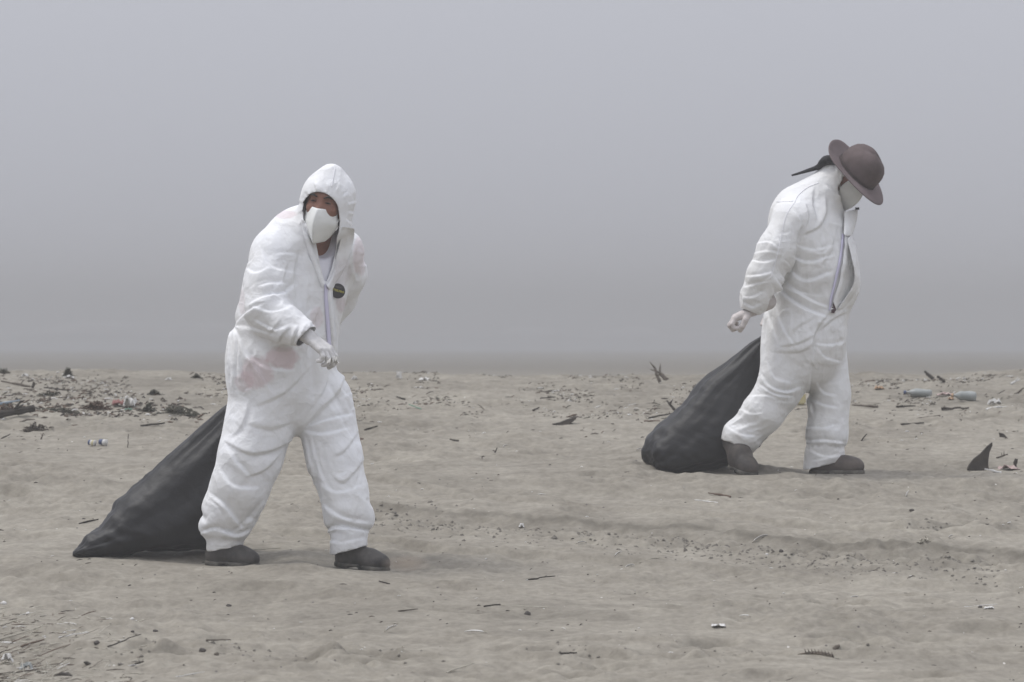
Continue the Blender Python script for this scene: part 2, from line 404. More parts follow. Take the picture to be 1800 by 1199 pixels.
# ------------------------------------------------------------------ implicit surfaces
class Field:
    """a sampled distance field; bodies and clothes are blended out of tapered limbs and skinned into one mesh"""
    def __init__(self, lo, hi, h):
        self.lo = np.array(lo, np.float32); self.h = h
        self.n = np.ceil((np.array(hi)-np.array(lo))/h).astype(int)+1
        self.f = np.full(self.n, 1.0, np.float32)
    def _sub(self, lo, hi, m):
        a = np.clip(np.floor((np.array(lo)-m-self.lo)/self.h).astype(int), 0, self.n)
        b = np.clip(np.ceil((np.array(hi)+m-self.lo)/self.h).astype(int)+1, 0, self.n)
        if np.any(b <= a): return None, None
        sl = tuple(slice(i, j) for i, j in zip(a, b))
        g = [self.lo[k]+self.h*np.arange(a[k], b[k], dtype=np.float32) for k in range(3)]
        return sl, np.meshgrid(*g, indexing='ij', sparse=True)
    def _mix(self, sl, d, k, op):
        f = self.f[sl]
        if op == 'add':
            if k > 0:
                hh = np.clip(0.5+0.5*(f-d)/k, 0, 1); r = f*(1-hh)+d*hh - k*hh*(1-hh)
            else: r = np.minimum(f, d)
        else:
            d = -d
            if k > 0:
                hh = np.clip(0.5-0.5*(f-d)/k, 0, 1); r = f*(1-hh)+d*hh + k*hh*(1-hh)
            else: r = np.maximum(f, d)
        self.f[sl] = r
    def cone(self, a, b, ra, rb, k=0.02, flat=None, s=1.0, op='add'):
        """round cone; FLAT is a direction in which the section is S times thinner"""
        a = np.array(a, float); b = np.array(b, float); R = max(ra, rb)
        sl, g = self._sub(np.minimum(a, b)-R, np.maximum(a, b)+R, k+2*self.h)
        if sl is None: return self
        px, py, pz = g[0]-a[0], g[1]-a[1], g[2]-a[2]
        ba = b-a
        if flat is not None and s != 1.0:
            n = np.array(flat, float); n /= np.linalg.norm(n)
            q = (px*n[0]+py*n[1]+pz*n[2])*(s-1)
            px = px+q*n[0]; py = py+q*n[1]; pz = pz+q*n[2]
            ba = ba + (s-1)*ba.dot(n)*n
        L2 = max(ba.dot(ba), 1e-9)
        t = np.clip((px*ba[0]+py*ba[1]+pz*ba[2])/L2, 0, 1)
        d = np.sqrt((px-t*ba[0])**2+(py-t*ba[1])**2+(pz-t*ba[2])**2) - (ra+(rb-ra)*t)
        self._mix(sl, d.astype(np.float32), k, op); return self
    def chain(self, pts, k=0.02, flat=None, s=1.0):
        for (a, ra), (b, rb) in zip(pts[:-1], pts[1:]): self.cone(a, b, ra, rb, k, flat, s)
        return self
    def ell(self, c, r, k=0.02, rot=None, op='add'):
        c = np.array(c, float); r = np.array(r, float); R = r.max()
        sl, g = self._sub(c-R, c+R, k+2*self.h)
        if sl is None: return self
        px, py, pz = g[0]-c[0], g[1]-c[1], g[2]-c[2]
        if rot is not None:
            M = np.array(rot)
            px, py, pz = (px*M[i][0]+py*M[i][1]+pz*M[i][2] for i in range(3))
        q = np.sqrt((px/r[0])**2+(py/r[1])**2+(pz/r[2])**2)
        q2 = np.sqrt((px/r[0]**2)**2+(py/r[1]**2)**2+(pz/r[2]**2)**2)
        d = q*(q-1)/np.maximum(q2, 1e-6)
        self._mix(sl, d.astype(np.float32), k, op); return self
    def box(self, c, r, k=0.0, rot=None, rd=0.0, op='add'):
        c = np.array(c, float); r = np.array(r, float); R = np.linalg.norm(r)
        sl, g = self._sub(c-R, c+R, k+2*self.h)
        if sl is None: return self
        px, py, pz = g[0]-c[0], g[1]-c[1], g[2]-c[2]
        if rot is not None:
            M = np.array(rot)
            px, py, pz = (px*M[i][0]+py*M[i][1]+pz*M[i][2] for i in range(3))
        qx, qy, qz = np.abs(px)-r[0]+rd, np.abs(py)-r[1]+rd, np.abs(pz)-r[2]+rd
        d = np.sqrt(np.maximum(qx, 0)**2+np.maximum(qy, 0)**2+np.maximum(qz, 0)**2)+np.minimum(np.maximum(qx, np.maximum(qy, qz)), 0)-rd
        self._mix(sl, d.astype(np.float32), k, op); return self
    def shift(self, d): self.f += d; return self
    def skin(self, relax=2):
        f = self.f; ins = f < 0
        nx, ny, nz = f.shape
        c = np.zeros((nx-1, ny-1, nz-1), np.int8)
        for i in (0, 1):
            for j in (0, 1):
                for k in (0, 1): c += ins[i:nx-1+i, j:ny-1+j, k:nz-1+k]
        cells = np.argwhere((c > 0) & (c < 8))
        idx = np.full(c.shape, -1, np.int32); idx[tuple(cells.T)] = np.arange(len(cells))
        acc = np.zeros((len(cells), 3)); cnt = np.zeros(len(cells))
        cor = [(i, j, k) for i in (0, 1) for j in (0, 1) for k in (0, 1)]
        for a in cor:
            for ax in range(3):
                if a[ax]: continue
                bb = list(a); bb[ax] = 1
                fa = f[cells[:, 0]+a[0], cells[:, 1]+a[1], cells[:, 2]+a[2]]
                fb = f[cells[:, 0]+bb[0], cells[:, 1]+bb[1], cells[:, 2]+bb[2]]
                m = (fa < 0) != (fb < 0)
                t = np.where(m, fa/np.where(fa == fb, 1, fa-fb), 0)
                for q in range(3): acc[:, q] += np.where(m, a[q] + (t if q == ax else 0), 0)
                cnt += m
        V = (cells + acc/np.maximum(cnt, 1)[:, None])*self.h + self.lo
        Q = []
        for ax in range(3):
            u, w = (ax+1) % 3, (ax+2) % 3
            s0 = [slice(None)]*3; s1 = [slice(None)]*3; s0[ax] = slice(0, -1); s1[ax] = slice(1, None)
            A = ins[tuple(s0)]; B = ins[tuple(s1)]
            e = np.argwhere(A != B)
            e = e[(e[:, u] > 0) & (e[:, w] > 0) & (e[:, u] < f.shape[u]-1) & (e[:, w] < f.shape[w]-1)]
            sg = A[tuple(e.T)]
            def cell(du, dw):
                q = e.copy(); q[:, u] += du; q[:, w] += dw; return idx[tuple(q.T)]
            q = np.stack([cell(-1, -1), cell(0, -1), cell(0, 0), cell(-1, 0)], 1)
            q[~sg] = q[~sg][:, ::-1]
            Q.append(q)
        Q = np.concatenate(Q)
        for _ in range(relax): V = smooth_pts(V, Q, 0.5)
        return V, Q

def smooth_pts(V, Q, w=0.5, mask=None):
    S_ = np.zeros_like(V); C_ = np.zeros(len(V))
    k = Q.shape[1]
    for i in range(k):
        a, b = Q[:, i], Q[:, (i+1) % k]
        for q in range(3):
            S_[:, q] += np.bincount(a, V[b, q], len(V)) + np.bincount(b, V[a, q], len(V))
        C_ += np.bincount(a, minlength=len(V)) + np.bincount(b, minlength=len(V))
    A = S_/np.maximum(C_, 1)[:, None]
    r = V + (A-V)*w
    if mask is not None: r = np.where(mask[:, None], r, V)
    return r

def vnormals(V, Q):
    n = np.cross(V[Q[:, 2]]-V[Q[:, 0]], V[Q[:, 3]]-V[Q[:, 1]]) if Q.shape[1] == 4 else np.cross(V[Q[:, 1]]-V[Q[:, 0]], V[Q[:, 2]]-V[Q[:, 0]])
    R = np.zeros_like(V)
    for i in range(Q.shape[1]):
        for q in range(3): R[:, q] += np.bincount(Q[:, i], n[:, q], len(V))
    return R/np.maximum(np.linalg.norm(R, axis=1), 1e-9)[:, None]

def keep_faces(V, Q, mask):
    Q = Q[mask]; used = np.unique(Q)
    m = np.full(len(V), -1, np.int64); m[used] = np.arange(len(used))
    # only the largest connected sheet stays
    lab = np.arange(len(used)); Qm = m[Q]
    for _ in range(400):
        l2 = lab[Qm].min(1); new = lab.copy()
        for i in range(Qm.shape[1]): np.minimum.at(new, Qm[:, i], l2)
        new = new[new]
        if np.array_equal(new, lab): break
        lab = new
    v, c = np.unique(lab, return_counts=True); big = v[np.argmax(c)]
    fm = lab[Qm[:, 0]] == big
    Qm = Qm[fm]; u2 = np.unique(Qm); m2 = np.full(len(used), -1, np.int64); m2[u2] = np.arange(len(u2))
    return V[used][u2], m2[Qm]

def smooth_rim(V, Q, it=6):
    """even out the cut edges of an open sheet"""
    k = Q.shape[1]
    E = np.concatenate([np.stack([Q[:, i], Q[:, (i+1) % k]], 1) for i in range(k)]); E.sort(1)
    u, c = np.unique(E, axis=0, return_counts=True); B = u[c == 1]
    V = V.copy(); n = len(V)
    rim = np.zeros(n, bool); rim[B.ravel()] = True
    for _ in range(it):
        S_ = np.zeros((n, 3)); C_ = np.zeros(n)
        for a, b in ((0, 1), (1, 0)):
            for q in range(3): S_[:, q] += np.bincount(B[:, a], V[B[:, b], q], n)
            C_ += np.bincount(B[:, a], minlength=n)
        V[rim] = V[rim]*0.4 + 0.6*(S_[rim]/C_[rim][:, None])
    return V, rim

def add_mod(o, kind, **kw):
    m = o.modifiers.new(kind.lower(), kind)
    for k, v in kw.items(): setattr(m, k, v)
    return m

def bake(o):
    """freeze an object's modifiers into its mesh"""
    dg = bpy.context.evaluated_depsgraph_get()
    me = bpy.data.meshes.new_from_object(o.evaluated_get(dg), preserve_all_data_layers=True, depsgraph=dg)
    old = o.data; o.modifiers.clear(); o.data = me; me.name = old.name
    bpy.data.meshes.remove(old)

def tube(pts, radii, sides=8, closed_ends=True, flat=1.0, up=(0, 0, 1)):
    """verts, faces of a tube through PTS"""
    P = [Vector(p) for p in pts]; n = len(P); V = []; Fc = []
    if not hasattr(radii, '__len__'): radii = [radii]*n
    for i in range(n):
        t = (P[min(i+1, n-1)]-P[max(i-1, 0)]).normalized()
        a = Vector(up).cross(t)
        if a.length < 1e-3: a = Vector((1, 0, 0)).cross(t)
        a.normalize(); b = t.cross(a)
        for j in range(sides):
            th = 2*math.pi*j/sides
            V.append(P[i] + (a*math.cos(th) + b*math.sin(th)*flat)*radii[i])
    for i in range(n-1):
        for j in range(sides):
            j2 = (j+1) % sides
            Fc.append((i*sides+j, i*sides+j2, (i+1)*sides+j2, (i+1)*sides+j))
    if closed_ends:
        Fc.append(tuple(range(sides-1, -1, -1))); Fc.append(tuple((n-1)*sides+j for j in range(sides)))
    return V, Fc

def tube_obj(name, pts, radii, mat, parent=None, sides=8, flat=1.0, up=(0, 0, 1)):
    V, Fc = tube(pts, radii, sides, True, flat, up)
    return mesh_obj(name, V, Fc, mat, parent)

def catmull(pts, n):
    P = np.array(pts, float); m = len(P); t = np.linspace(0, m-1, n); out = []
    for u in t:
        i = min(int(u), m-2); f = u-i
        p0, p1, p2, p3 = P[max(i-1, 0)], P[i], P[i+1], P[min(i+2, m-1)]
        out.append(0.5*((2*p1)+(-p0+p2)*f+(2*p0-5*p1+4*p2-p3)*f*f+(-p0+3*p1-3*p2+p3)*f**3))
    return np.array(out)

def frame(fwd, up):
    """rows: side, forward, up (orthonormal), as a rotation for ell() and box()"""
    f = Vector(fwd).normalized(); u = Vector(up); u = (u-f*u.dot(f)).normalized(); s = f.cross(u)
    return [list(s), list(f), list(u)]

def hand_field(F, wrist, fwd, palm_n, thumb_side, size=1.0, curl=0.9, spread=0.10, inflate=0.0, k=0.006, curls=None, thumb_curl=0.5):
    """palm, four curled fingers of unequal length and a thumb from the side of the palm.
    FWD: wrist to knuckles; PALM_N: out of the palm (fingers curl towards it); THUMB_SIDE: towards the thumb"""
    w = Vector(wrist); f = Vector(fwd).normalized(); pn = Vector(palm_n); pn = (pn-f*pn.dot(f)).normalized()
    ts = f.cross(pn)
    if ts.dot(Vector(thumb_side)) < 0: ts = -ts
    s = size; e = inflate
    base = []
    for i, off in enumerate((0.034, 0.011, -0.012, -0.033)):
        kn = w + f*(0.098-0.007*abs(i-1))*s + ts*off*s - pn*0.004*s
        base.append(kn)
        F.cone(w + ts*off*0.55*s + f*0.012*s, kn, 0.016*s+e, 0.0125*s+e, k*2)
    F.cone(w-f*0.03*s, w+f*0.03*s, 0.024*s+e, 0.022*s+e, k*2, flat=pn, s=1.25)
    L = (0.078, 0.086, 0.080, 0.062)
    for i, kn in enumerate(base):
        c = curl if curls is None else curls[i]
        ang = 0.35*c; p = kn; r = (0.0105-0.0006*abs(i-1))*s+e
        side = ts*math.sin(spread*(1.2-i*0.85))
        for j, seg in enumerate((0.46, 0.30, 0.24)):
            d = (f*math.cos(ang) + pn*math.sin(ang) + side*0.6).normalized()
            q = p + d*L[i]*seg*s
            F.cone(p, q, r, r*0.92, k*0.6); p = q; r *= 0.92; ang += 0.85*c
    t0 = w + f*0.028*s + ts*0.022*s + pn*0.006*s
    d = (f*0.62 + ts*0.62 + pn*0.35).normalized(); t1 = t0 + d*0.042*s
    d = (f*0.85 + ts*(0.35-0.5*thumb_curl) + pn*(0.3+0.4*thumb_curl)).normalized(); t2 = t1 + d*0.034*s
    d = (f*0.75 + ts*(0.0-0.7*thumb_curl) + pn*(0.3+0.4*thumb_curl)).normalized(); t3 = t2 + d*0.026*s
    F.cone(t0, t1, 0.016*s+e, 0.0125*s+e, k*1.5); F.cone(t1, t2, 0.0118*s+e, 0.0112*s+e, k); F.cone(t2, t3, 0.011*s+e, 0.0095*s+e, k)
    return F

def shoe_fields(heel, toe, up=(0, 0, 1), h=0.005, width=0.05, shaft=None, high=0.085, toe_h=0.036):
    """upper and sole of a work shoe from heel to toe (both on the ground line)"""
    a = Vector(heel); b = Vector(toe); f = (b-a).normalized(); L = (b-a).length
    u = Vector(up); u = (u-f*u.dot(f)).normalized(); s = f.cross(u)
    R = frame(f, u)
    pts = [a, b, a+u*0.2, b+u*0.15] + ([Vector(shaft[0])] if shaft else [])
    lo = np.min([list(p) for p in pts], 0)-0.11; hi = np.max([list(p) for p in pts], 0)+0.11
    U = Field(lo, hi, h)
    U.ell(a+f*0.045+u*0.045, (width*0.78, 0.055, 0.062), 0.02, R)
    U.cone(a+f*0.06+u*0.052, a+f*(L*0.62)+u*0.048, 0.046, 0.047, 0.03)
    U.ell(a+f*(L-0.055)+u*toe_h, (width, 0.062, toe_h+0.008), 0.03, R)
    U.cone(a+f*0.065+u*0.06, a+f*0.072+u*high, 0.043, 0.046, 0.03)
    if shaft: U.cone(a+f*0.068+u*0.06, shaft[0], 0.05, shaft[1], 0.03)
    U.box(a+f*L*0.5-u*0.10, (0.2, L, 0.112), 0.004, R, op='cut')
    So = Field(lo, hi, h)
    So.ell(a+f*0.047+u*0.010, (width*0.86, 0.060, 0.05), 0.01, R)
    So.cone(a+f*0.06+u*0.01, a+f*(L*0.66)+u*0.01, 0.040, 0.047, 0.03)
    So.ell(a+f*(L-0.060)+u*0.01, (width*1.08, 0.068, 0.05), 0.03, R)
    So.box(a+f*L*0.5-u*0.10, (0.2, L, 0.10), 0.003, R, op='cut')
    So.box(a+f*L*0.40-u*0.02, (0.2, L*.10, 0.030), 0.006, R, op='cut')
    So.box(a+f*L*0.5+u*0.125, (0.2, L, 0.102), 0.003, R, op='cut')
    return U, So

from mathutils.bvhtree import BVHTree

def cloth_relax(o, collider, pin, frames=18, bend=0.6, stiff=12.0, gravity=0.3, quality=4, damp=4.0, rest=None):
    """let a loose garment settle on the body: REST is its own larger cut, PIN how firmly each point is held"""
    if rest is not None:
        o.shape_key_add(name='Basis'); rk = o.shape_key_add(name='rest')
        rk.data.foreach_set('co', np.ascontiguousarray(rest, np.float32).ravel()); rk.value = 0.0
    vg = o.vertex_groups.new(name='pin')
    w = np.round(np.clip(pin, 0, 1), 2)
    for val in np.unique(w):
        if val > 0: vg.add(np.nonzero(w == val)[0].tolist(), float(val), 'REPLACE')
    cm = add_mod(collider, 'COLLISION'); collider.collision.thickness_outer = 0.008; collider.collision.cloth_friction = 8
    m = add_mod(o, 'CLOTH'); s = m.settings; c = m.collision_settings
    s.quality = quality; s.mass = 0.15; s.tension_stiffness = stiff; s.compression_stiffness = stiff; s.shear_stiffness = stiff*0.5; s.bending_stiffness = bend
    s.tension_damping = damp; s.compression_damping = damp; s.shear_damping = damp; s.bending_damping = 0.5; s.air_damping = 2.0
    s.vertex_group_mass = 'pin'; s.pin_stiffness = 1.0
    s.effector_weights.gravity = gravity
    if rest is not None: s.rest_shape_key = rk
    c.use_collision = True; c.distance_min = 0.004; c.collision_quality = 2; c.use_self_collision = False
    m.point_cache.frame_start = 1; m.point_cache.frame_end = frames+1
    for fr in range(1, frames+1): S.frame_set(fr)
    bake(o)
    if o.data.shape_keys: o.shape_key_clear()
    o.vertex_groups.clear(); collider.modifiers.clear()
    S.frame_set(1)

def co_of(me):
    a = np.empty(len(me.vertices)*3, np.float32); me.vertices.foreach_get('co', a); return a.reshape(-1, 3).astype(float)
def no_of(me):
    a = np.empty(len(me.vertices)*3, np.float32); me.vertex_normals.foreach_get('vector', a); return a.reshape(-1, 3).astype(float)

def press_folds(o, folds, to_px, s, side=0.25):
    """press creases into a garment: each fold is a path over its front, a width and a depth in mm; a soft ridge lies on one side"""
    me = o.data; V = co_of(me); Nn = no_of(me)
    px, py = to_px(V); P = np.stack([px, py], 1)
    off = np.zeros(len(V)); vis = sstep(side, side-0.3, Nn[:, 1])
    for pts, wmm, dmm in folds:
        pts = catmull(pts, max(5, 3*len(pts))) if len(pts) > 2 else np.array(pts, float)
        w = 0.85*wmm/1000*s; best = np.full(len(V), 1e9); sg = np.zeros(len(V)); tt = np.zeros(len(V))
        box = (px > pts[:, 0].min()-4*w) & (px < pts[:, 0].max()+4*w) & (py > pts[:, 1].min()-4*w) & (py < pts[:, 1].max()+4*w) & (vis > 0)
        ix = np.nonzero(box)[0]
        if not len(ix): continue
        q = P[ix]; best = np.full(len(ix), 1e9); sg = np.zeros(len(ix)); tt = np.zeros(len(ix)); nseg = len(pts)-1
        for i in range(nseg):
            a, b2 = pts[i], pts[i+1]; d = b2-a; L2 = d @ d + 1e-9
            t = np.clip(((q-a) @ d)/L2, 0, 1); r = q-a-t[:, None]*d
            ds = np.hypot(r[:, 0], r[:, 1]); cr = np.sign(d[0]*r[:, 1]-d[1]*r[:, 0])
            m = ds < best; best[m] = ds[m]; sg[m] = cr[m]; tt[m] = (i+t[m])/nseg
        sd = best*sg/w
        tap = np.sin(np.pi*np.clip(tt*0.94+0.03, 0, 1))**0.6 * np.where((tt <= 0) | (tt >= 1), np.exp(-(best/w)**2), 1)
        st = sstep(-0.42, 0.42, sd)
        off[ix] += 0.72*tap*dmm/1000*(st*np.exp(-(np.maximum(sd, 0)/2.5)**2) - (1-st)*0.75*np.exp(-(sd/1.5)**2))
    V = V + Nn*(off*vis)[:, None]
    me.vertices.foreach_set('co', V.astype(np.float32).ravel()); me.update()

def surface_probe(o, s, ox, oy):
    """returns f(px, py) -> point and normal where the line of sight meets the garment (own coordinates)"""
    me = o.data; bv = BVHTree.FromPolygons([v.co[:] for v in me.vertices], [p.vertices[:] for p in me.polygons])
    def f(px, py, lift=0.0, default=0.0):
        h = bv.ray_cast(Vector(((px-ox)/s, -2.0, (oy-py)/s)), Vector((0, 1, 0)))
        if h[0] is None: return Vector(((px-ox)/s, default, (oy-py)/s)), Vector((0, -1, 0))
        n = h[1] if h[1].y < 0 else -h[1]
        return h[0] + n*lift, n
    return f

def ribbon(name, left, right, mat, parent=None, thick=0.0015, smooth=True):
    """a band between two lines of points, with thickness"""
    n = len(left); V = [tuple(p) for p in left]+[tuple(p) for p in right]
    Fc = [(i, i+1, n+i+1, n+i) for i in range(n-1)]
    o = mesh_obj(name, V, Fc, mat, parent, smooth)
    add_mod(o, 'SOLIDIFY', thickness=thick, offset=0.0)
    return o

def band_on(name, probe, path, wpx, mat, parent, lift=0.003, n=30, thick=0.0015, wob=0.0):
    """a tape sewn on a garment along PATH"""
    P = catmull(path, n); T = np.gradient(P, axis=0); T /= np.linalg.norm(T, axis=1)[:, None]
    L, R = [], []
    pl = None
    for i, (p, t) in enumerate(zip(P, T)):
        nrm = np.array((-t[1], t[0]))*wpx/2
        a, _ = probe(*(p+nrm), lift); b, _ = probe(*(p-nrm), lift)
        c, _ = probe(*p, lift)
        a.y = 0.5*(a.y+c.y) if abs(a.y-c.y) > 0.02 else a.y; b.y = 0.5*(b.y+c.y) if abs(b.y-c.y) > 0.02 else b.y
        L.append(a); R.append(b)
    for k in range(2):
        for Q_ in (L, R):
            ys = [q.y for q in Q_]
            for i in range(1, len(Q_)-1): Q_[i].y = min(ys[i], (ys[i-1]+2*ys[i]+ys[i+1])/4)
    return ribbon(name, L, R, mat, parent, thick)

def laces(parent, heel, toe, up, mat, n=4, h0=.088, h1=.070):
    a = Vector(heel); b = Vector(toe); f = (b-a).normalized(); L = (b-a).length; u = Vector(up); u = (u-f*u.dot(f)).normalized(); s = f.cross(u)
    for k in range(n):
        t = .36+.085*k; c = a+f*L*t+u*(h0+(h1-h0)*k/(n-1)+.002)
        tube_obj('lace', [c-s*.032-u*.016, c-s*.012+u*.002, c+s*.012+u*.002, c+s*.032-u*.016], .0032, mat, parent, 5)

# ------------------------------------------------------------------ materials of clothes and skin
def suit_material(name, blots, base=(0.78, 0.79, 0.81), grime=()):
    """thin white non-woven fabric; BLOTS are places (object space, metres) where it lies on coloured clothes"""
    m, nt, b = new_mat(name, base, 0.62, 0.25)
    L = nt.links
    tc = N(nt, 'ShaderNodeTexCoord')
    n0 = N(nt, 'ShaderNodeTexNoise', Scale=5.0, Detail=5.0, Roughness=0.6); L.new(tc.outputs['Object'], n0.inputs['Vector'])
    r0 = N(nt, 'ShaderNodeValToRGB'); r0.color_ramp.elements[0].position = 0.35; r0.color_ramp.elements[1].position = 0.7
    r0.color_ramp.elements[0].color = (base[0]*0.93, base[1]*0.92, base[2]*0.89, 1); r0.color_ramp.elements[1].color = (*base, 1)
    L.new(n0.outputs['Fac'], r0.inputs['Fac'])
    cur = r0.outputs[0]
    nz = N(nt, 'ShaderNodeTexNoise', Scale=13.0, Detail=7.0, Roughness=0.65); L.new(tc.outputs['Object'], nz.inputs['Vector'])
    for (c, r, col, amt) in list(blots)+list(grime):
        mp = N(nt, 'ShaderNodeMapping', vector_type='TEXTURE'); mp.inputs['Location'].default_value = c; mp.inputs['Scale'].default_value = r
        L.new(tc.outputs['Object'], mp.inputs['Vector'])
        ln = N(nt, 'ShaderNodeVectorMath', operation='LENGTH'); L.new(mp.outputs[0], ln.inputs[0])
        ad = N(nt, 'ShaderNodeMath', operation='MULTIPLY_ADD'); ad.inputs[1].default_value = 1.1; L.new(nz.outputs['Fac'], ad.inputs[0]); L.new(ln.outputs['Value'], ad.inputs[2])
        mr = N(nt, 'ShaderNodeMapRange', interpolation_type='SMOOTHSTEP'); mr.inputs['From Min'].default_value = 1.62; mr.inputs['From Max'].default_value = 1.28
        mr.inputs['To Max'].default_value = amt
        L.new(ad.outputs[0], mr.inputs['Value'])
        mx = N(nt, 'ShaderNodeMixRGB'); mx.inputs['Color2'].default_value = (*col, 1)
        L.new(mr.outputs[0], mx.inputs['Fac']); L.new(cur, mx.inputs['Color1']); cur = mx.outputs[0]
    L.new(cur, b.inputs['Base Color'])
    # crumpled non-woven sheet: flat facets meeting in crisp little creases, at two sizes
    dn = N(nt, 'ShaderNodeTexNoise', Scale=6.0, Detail=3.0); L.new(tc.outputs['Object'], dn.inputs['Vector'])
    dm = N(nt, 'ShaderNodeMixRGB', blend_type='ADD'); dm.inputs['Fac'].default_value = 0.16; L.new(tc.outputs['Object'], dm.inputs['Color1']); L.new(dn.outputs['Color'], dm.inputs['Color2'])
    prev = None
    for sc_, st_, ds_ in ((6.0, .28, .05), (17.0, .28, .02), (70.0, .18, .004)):
        vo = N(nt, 'ShaderNodeTexVoronoi', Scale=sc_); L.new(dm.outputs[0], vo.inputs['Vector'])
        bb = N(nt, 'ShaderNodeBump', Strength=st_, Distance=ds_); L.new(vo.outputs['Distance'], bb.inputs['Height'])
        if prev: L.new(prev.outputs[0], bb.inputs['Normal'])
        prev = bb
    L.new(prev.outputs[0], b.inputs['Normal'])
    b.inputs['Subsurface Weight'].default_value = 0.0
    return m
M_SKIN = varied_mat('skin', (0.20, 0.095, 0.065), (0.27, 0.135, 0.095), 22.0, 0.55, 0.35, 0.15, 120.0)
M_GLOVE = varied_mat('latex_glove', (0.50, 0.49, 0.48), (0.62, 0.61, 0.60), 14.0, 0.75, 0.2, 0.3, 90.0)
M_GLOVE2 = varied_mat('worn_glove', (0.46, 0.42, 0.40), (0.55, 0.51, 0.49), 14.0, 0.75, 0.2, 0.3, 90.0)
M_MASK = varied_mat('mask_fabric', (0.68, 0.69, 0.67), (0.76, 0.77, 0.75), 12.0, 0.75, 0.2, 0.2, 160.0)
M_CORD = new_mat('elastic_cord', (0.74, 0.74, 0.72), 0.7)[0]
M_TEE = varied_mat('undershirt', (0.66, 0.66, 0.72), (0.74, 0.74, 0.80), 9.0, 0.85, 0.1, 0.3, 40.0)
M_SHOE = varied_mat('dusty_black_leather', (0.012, 0.011, 0.011), (0.085, 0.078, 0.070), 9.0, 0.7, 0.35, 0.4, 60.0)
M_SOLE = varied_mat('rubber_sole', (0.012, 0.012, 0.011), (0.15, 0.14, 0.12), 12.0, 0.85, 0.2, 0.4, 60.0)
M_BOOT = varied_mat('worn_brown_leather', (0.030, 0.026, 0.024), (0.11, 0.092, 0.078), 8.0, 0.7, 0.3, 0.4, 60.0)
M_BAG = varied_mat('black_plastic_film', (0.006, 0.006, 0.0065), (0.010, 0.010, 0.011), 6.0, 0.50, 0.28, 0.5, 22.0, (1, 1, 1), 0.006)
M_FELT = varied_mat('brown_felt', (0.080, 0.062, 0.060), (0.135, 0.106, 0.104), 7.0, 0.92, 0.15, 0.3, 140.0)
M_BLACK = varied_mat('black_cloth', (0.018, 0.018, 0.020), (0.03, 0.03, 0.032), 14.0, 0.8, 0.2, 0.3, 90.0)
M_HAIR = new_mat('dark_hair', (0.018, 0.014, 0.012), 0.6)[0]
M_DARKSHIRT = new_mat('dark_shirt', (0.060, 0.035, 0.040), 0.9)[0]
M_ZIP = new_mat('zip_tape', (0.60, 0.58, 0.72), 0.6)[0]
M_SEAM = new_mat('white_seam', (0.78, 0.78, 0.80), 0.6)[0]

# ------------------------------------------------------------------ first person: hooded, facing the camera
S1, D1 = 410.0, 24.4
def A(px, py, y=0.0):
    return np.array(((px-525.0)/S1, y, (992.0-py)/S1))
FW1 = np.array((0.62, -0.78, 0)); FLAT1 = FW1                      # the way the chest faces
HFWD1 = (-0.26, -0.96, -0.06); HUP1 = (0.17, -0.08, 0.96)
HR1 = frame(HFWD1, HUP1)
HC1 = A(572, 362, -0.10)
def H1(s, f, u):
    """a point in the head's own frame: to its side, forward, up"""
    return HC1 + 1.08*(s*np.array(HR1[0]) + f*np.array(HR1[1]) + u*np.array(HR1[2]))

def body1(h=0.0075):
    F = Field((-0.45, -0.55, 0.0), (0.45, 0.50, 1.80), h)
    fl = FLAT1
    F.chain([(A(505, 640, .02), .135), (A(512, 570, .03), .125), (A(522, 480, .03), .15), (A(535, 430, .02), .125)], .06, fl, 1.35)
    F.cone(A(480, 440, -.10), A(603, 432, .10), .055, .055, .05)                    # shoulders
    F.cone(A(542, 425, .02), H1(0, -.02, -.08), .058, .055, .035)                   # neck
    F.ell(H1(0, 0, .015), (.082, .102, .112), .02, HR1)                             # skull
    F.ell(H1(0, .035, -.055), (.062, .066, .068), .03, HR1)                         # jaw
    F.cone(H1(0, .082, .03), H1(0, .096, -.012), .008, .013, .012)                  # nose
    F.ell(H1(0, .070, .045), (.058, .022, .012), .012, HR1)                         # brow
    for s in (-1, 1):
        F.ell(H1(s*.031, .088, .022), (.017, .016, .011), .004, HR1, op='cut')      # eye socket
        F.ell(H1(s*.031, .074, .022), (.014, .013, .012), .003, HR1)                # eye ball under its lids
        F.ell(H1(s*.040, .062, -.010), (.024, .024, .018), .018, HR1)               # cheek
        F.ell(H1(s*.078, -.005, .0), (.010, .020, .030), .006, HR1)                 # ear
    for P, r in ((((475, 645, -.06), (445, 805, -.07), (395, 955, .0)), 1), (((540, 642, .08), (598, 800, -.02), (614, 955, -.05)), 1)):
        F.chain([(A(*P[0]), .092), (A(*P[1]), .060), (A(*P[2]), .040)], .04)
    F.chain([(A(474, 442, -.12), .052), (A(455, 545, -.20), .042), (A(545, 592, -.315), .027)], .03)
    F.chain([(A(606, 434, .12), .052), (A(594, 520, .25), .042), (A(540, 600, .27), .027)], .03)
    return F

RW1 = A(545, 592, -.315); RF1 = np.array((.72, -.35, -.60))         # right wrist and hand direction
LW1 = A(540, 602, .27); LF1 = np.array((-.75, .05, -.60))
BF = body1()
hand_field(BF, RW1, RF1, (-.45, .35, -.55), (.72, -.35, .35), 1.06, 1.0, .12, -.002, curls=(.85, 1.0, 1.08, 1.15))
hand_field(BF, LW1, LF1, (.1, .9, -.2), (-.3, -.2, .9), 0.92, 1.25, .06, -.002)
p1 = empty('person', (0, 0, 0))
V, Q = BF.skin(1)
body_1 = mesh_obj('body', V, Q, M_SKIN, p1)

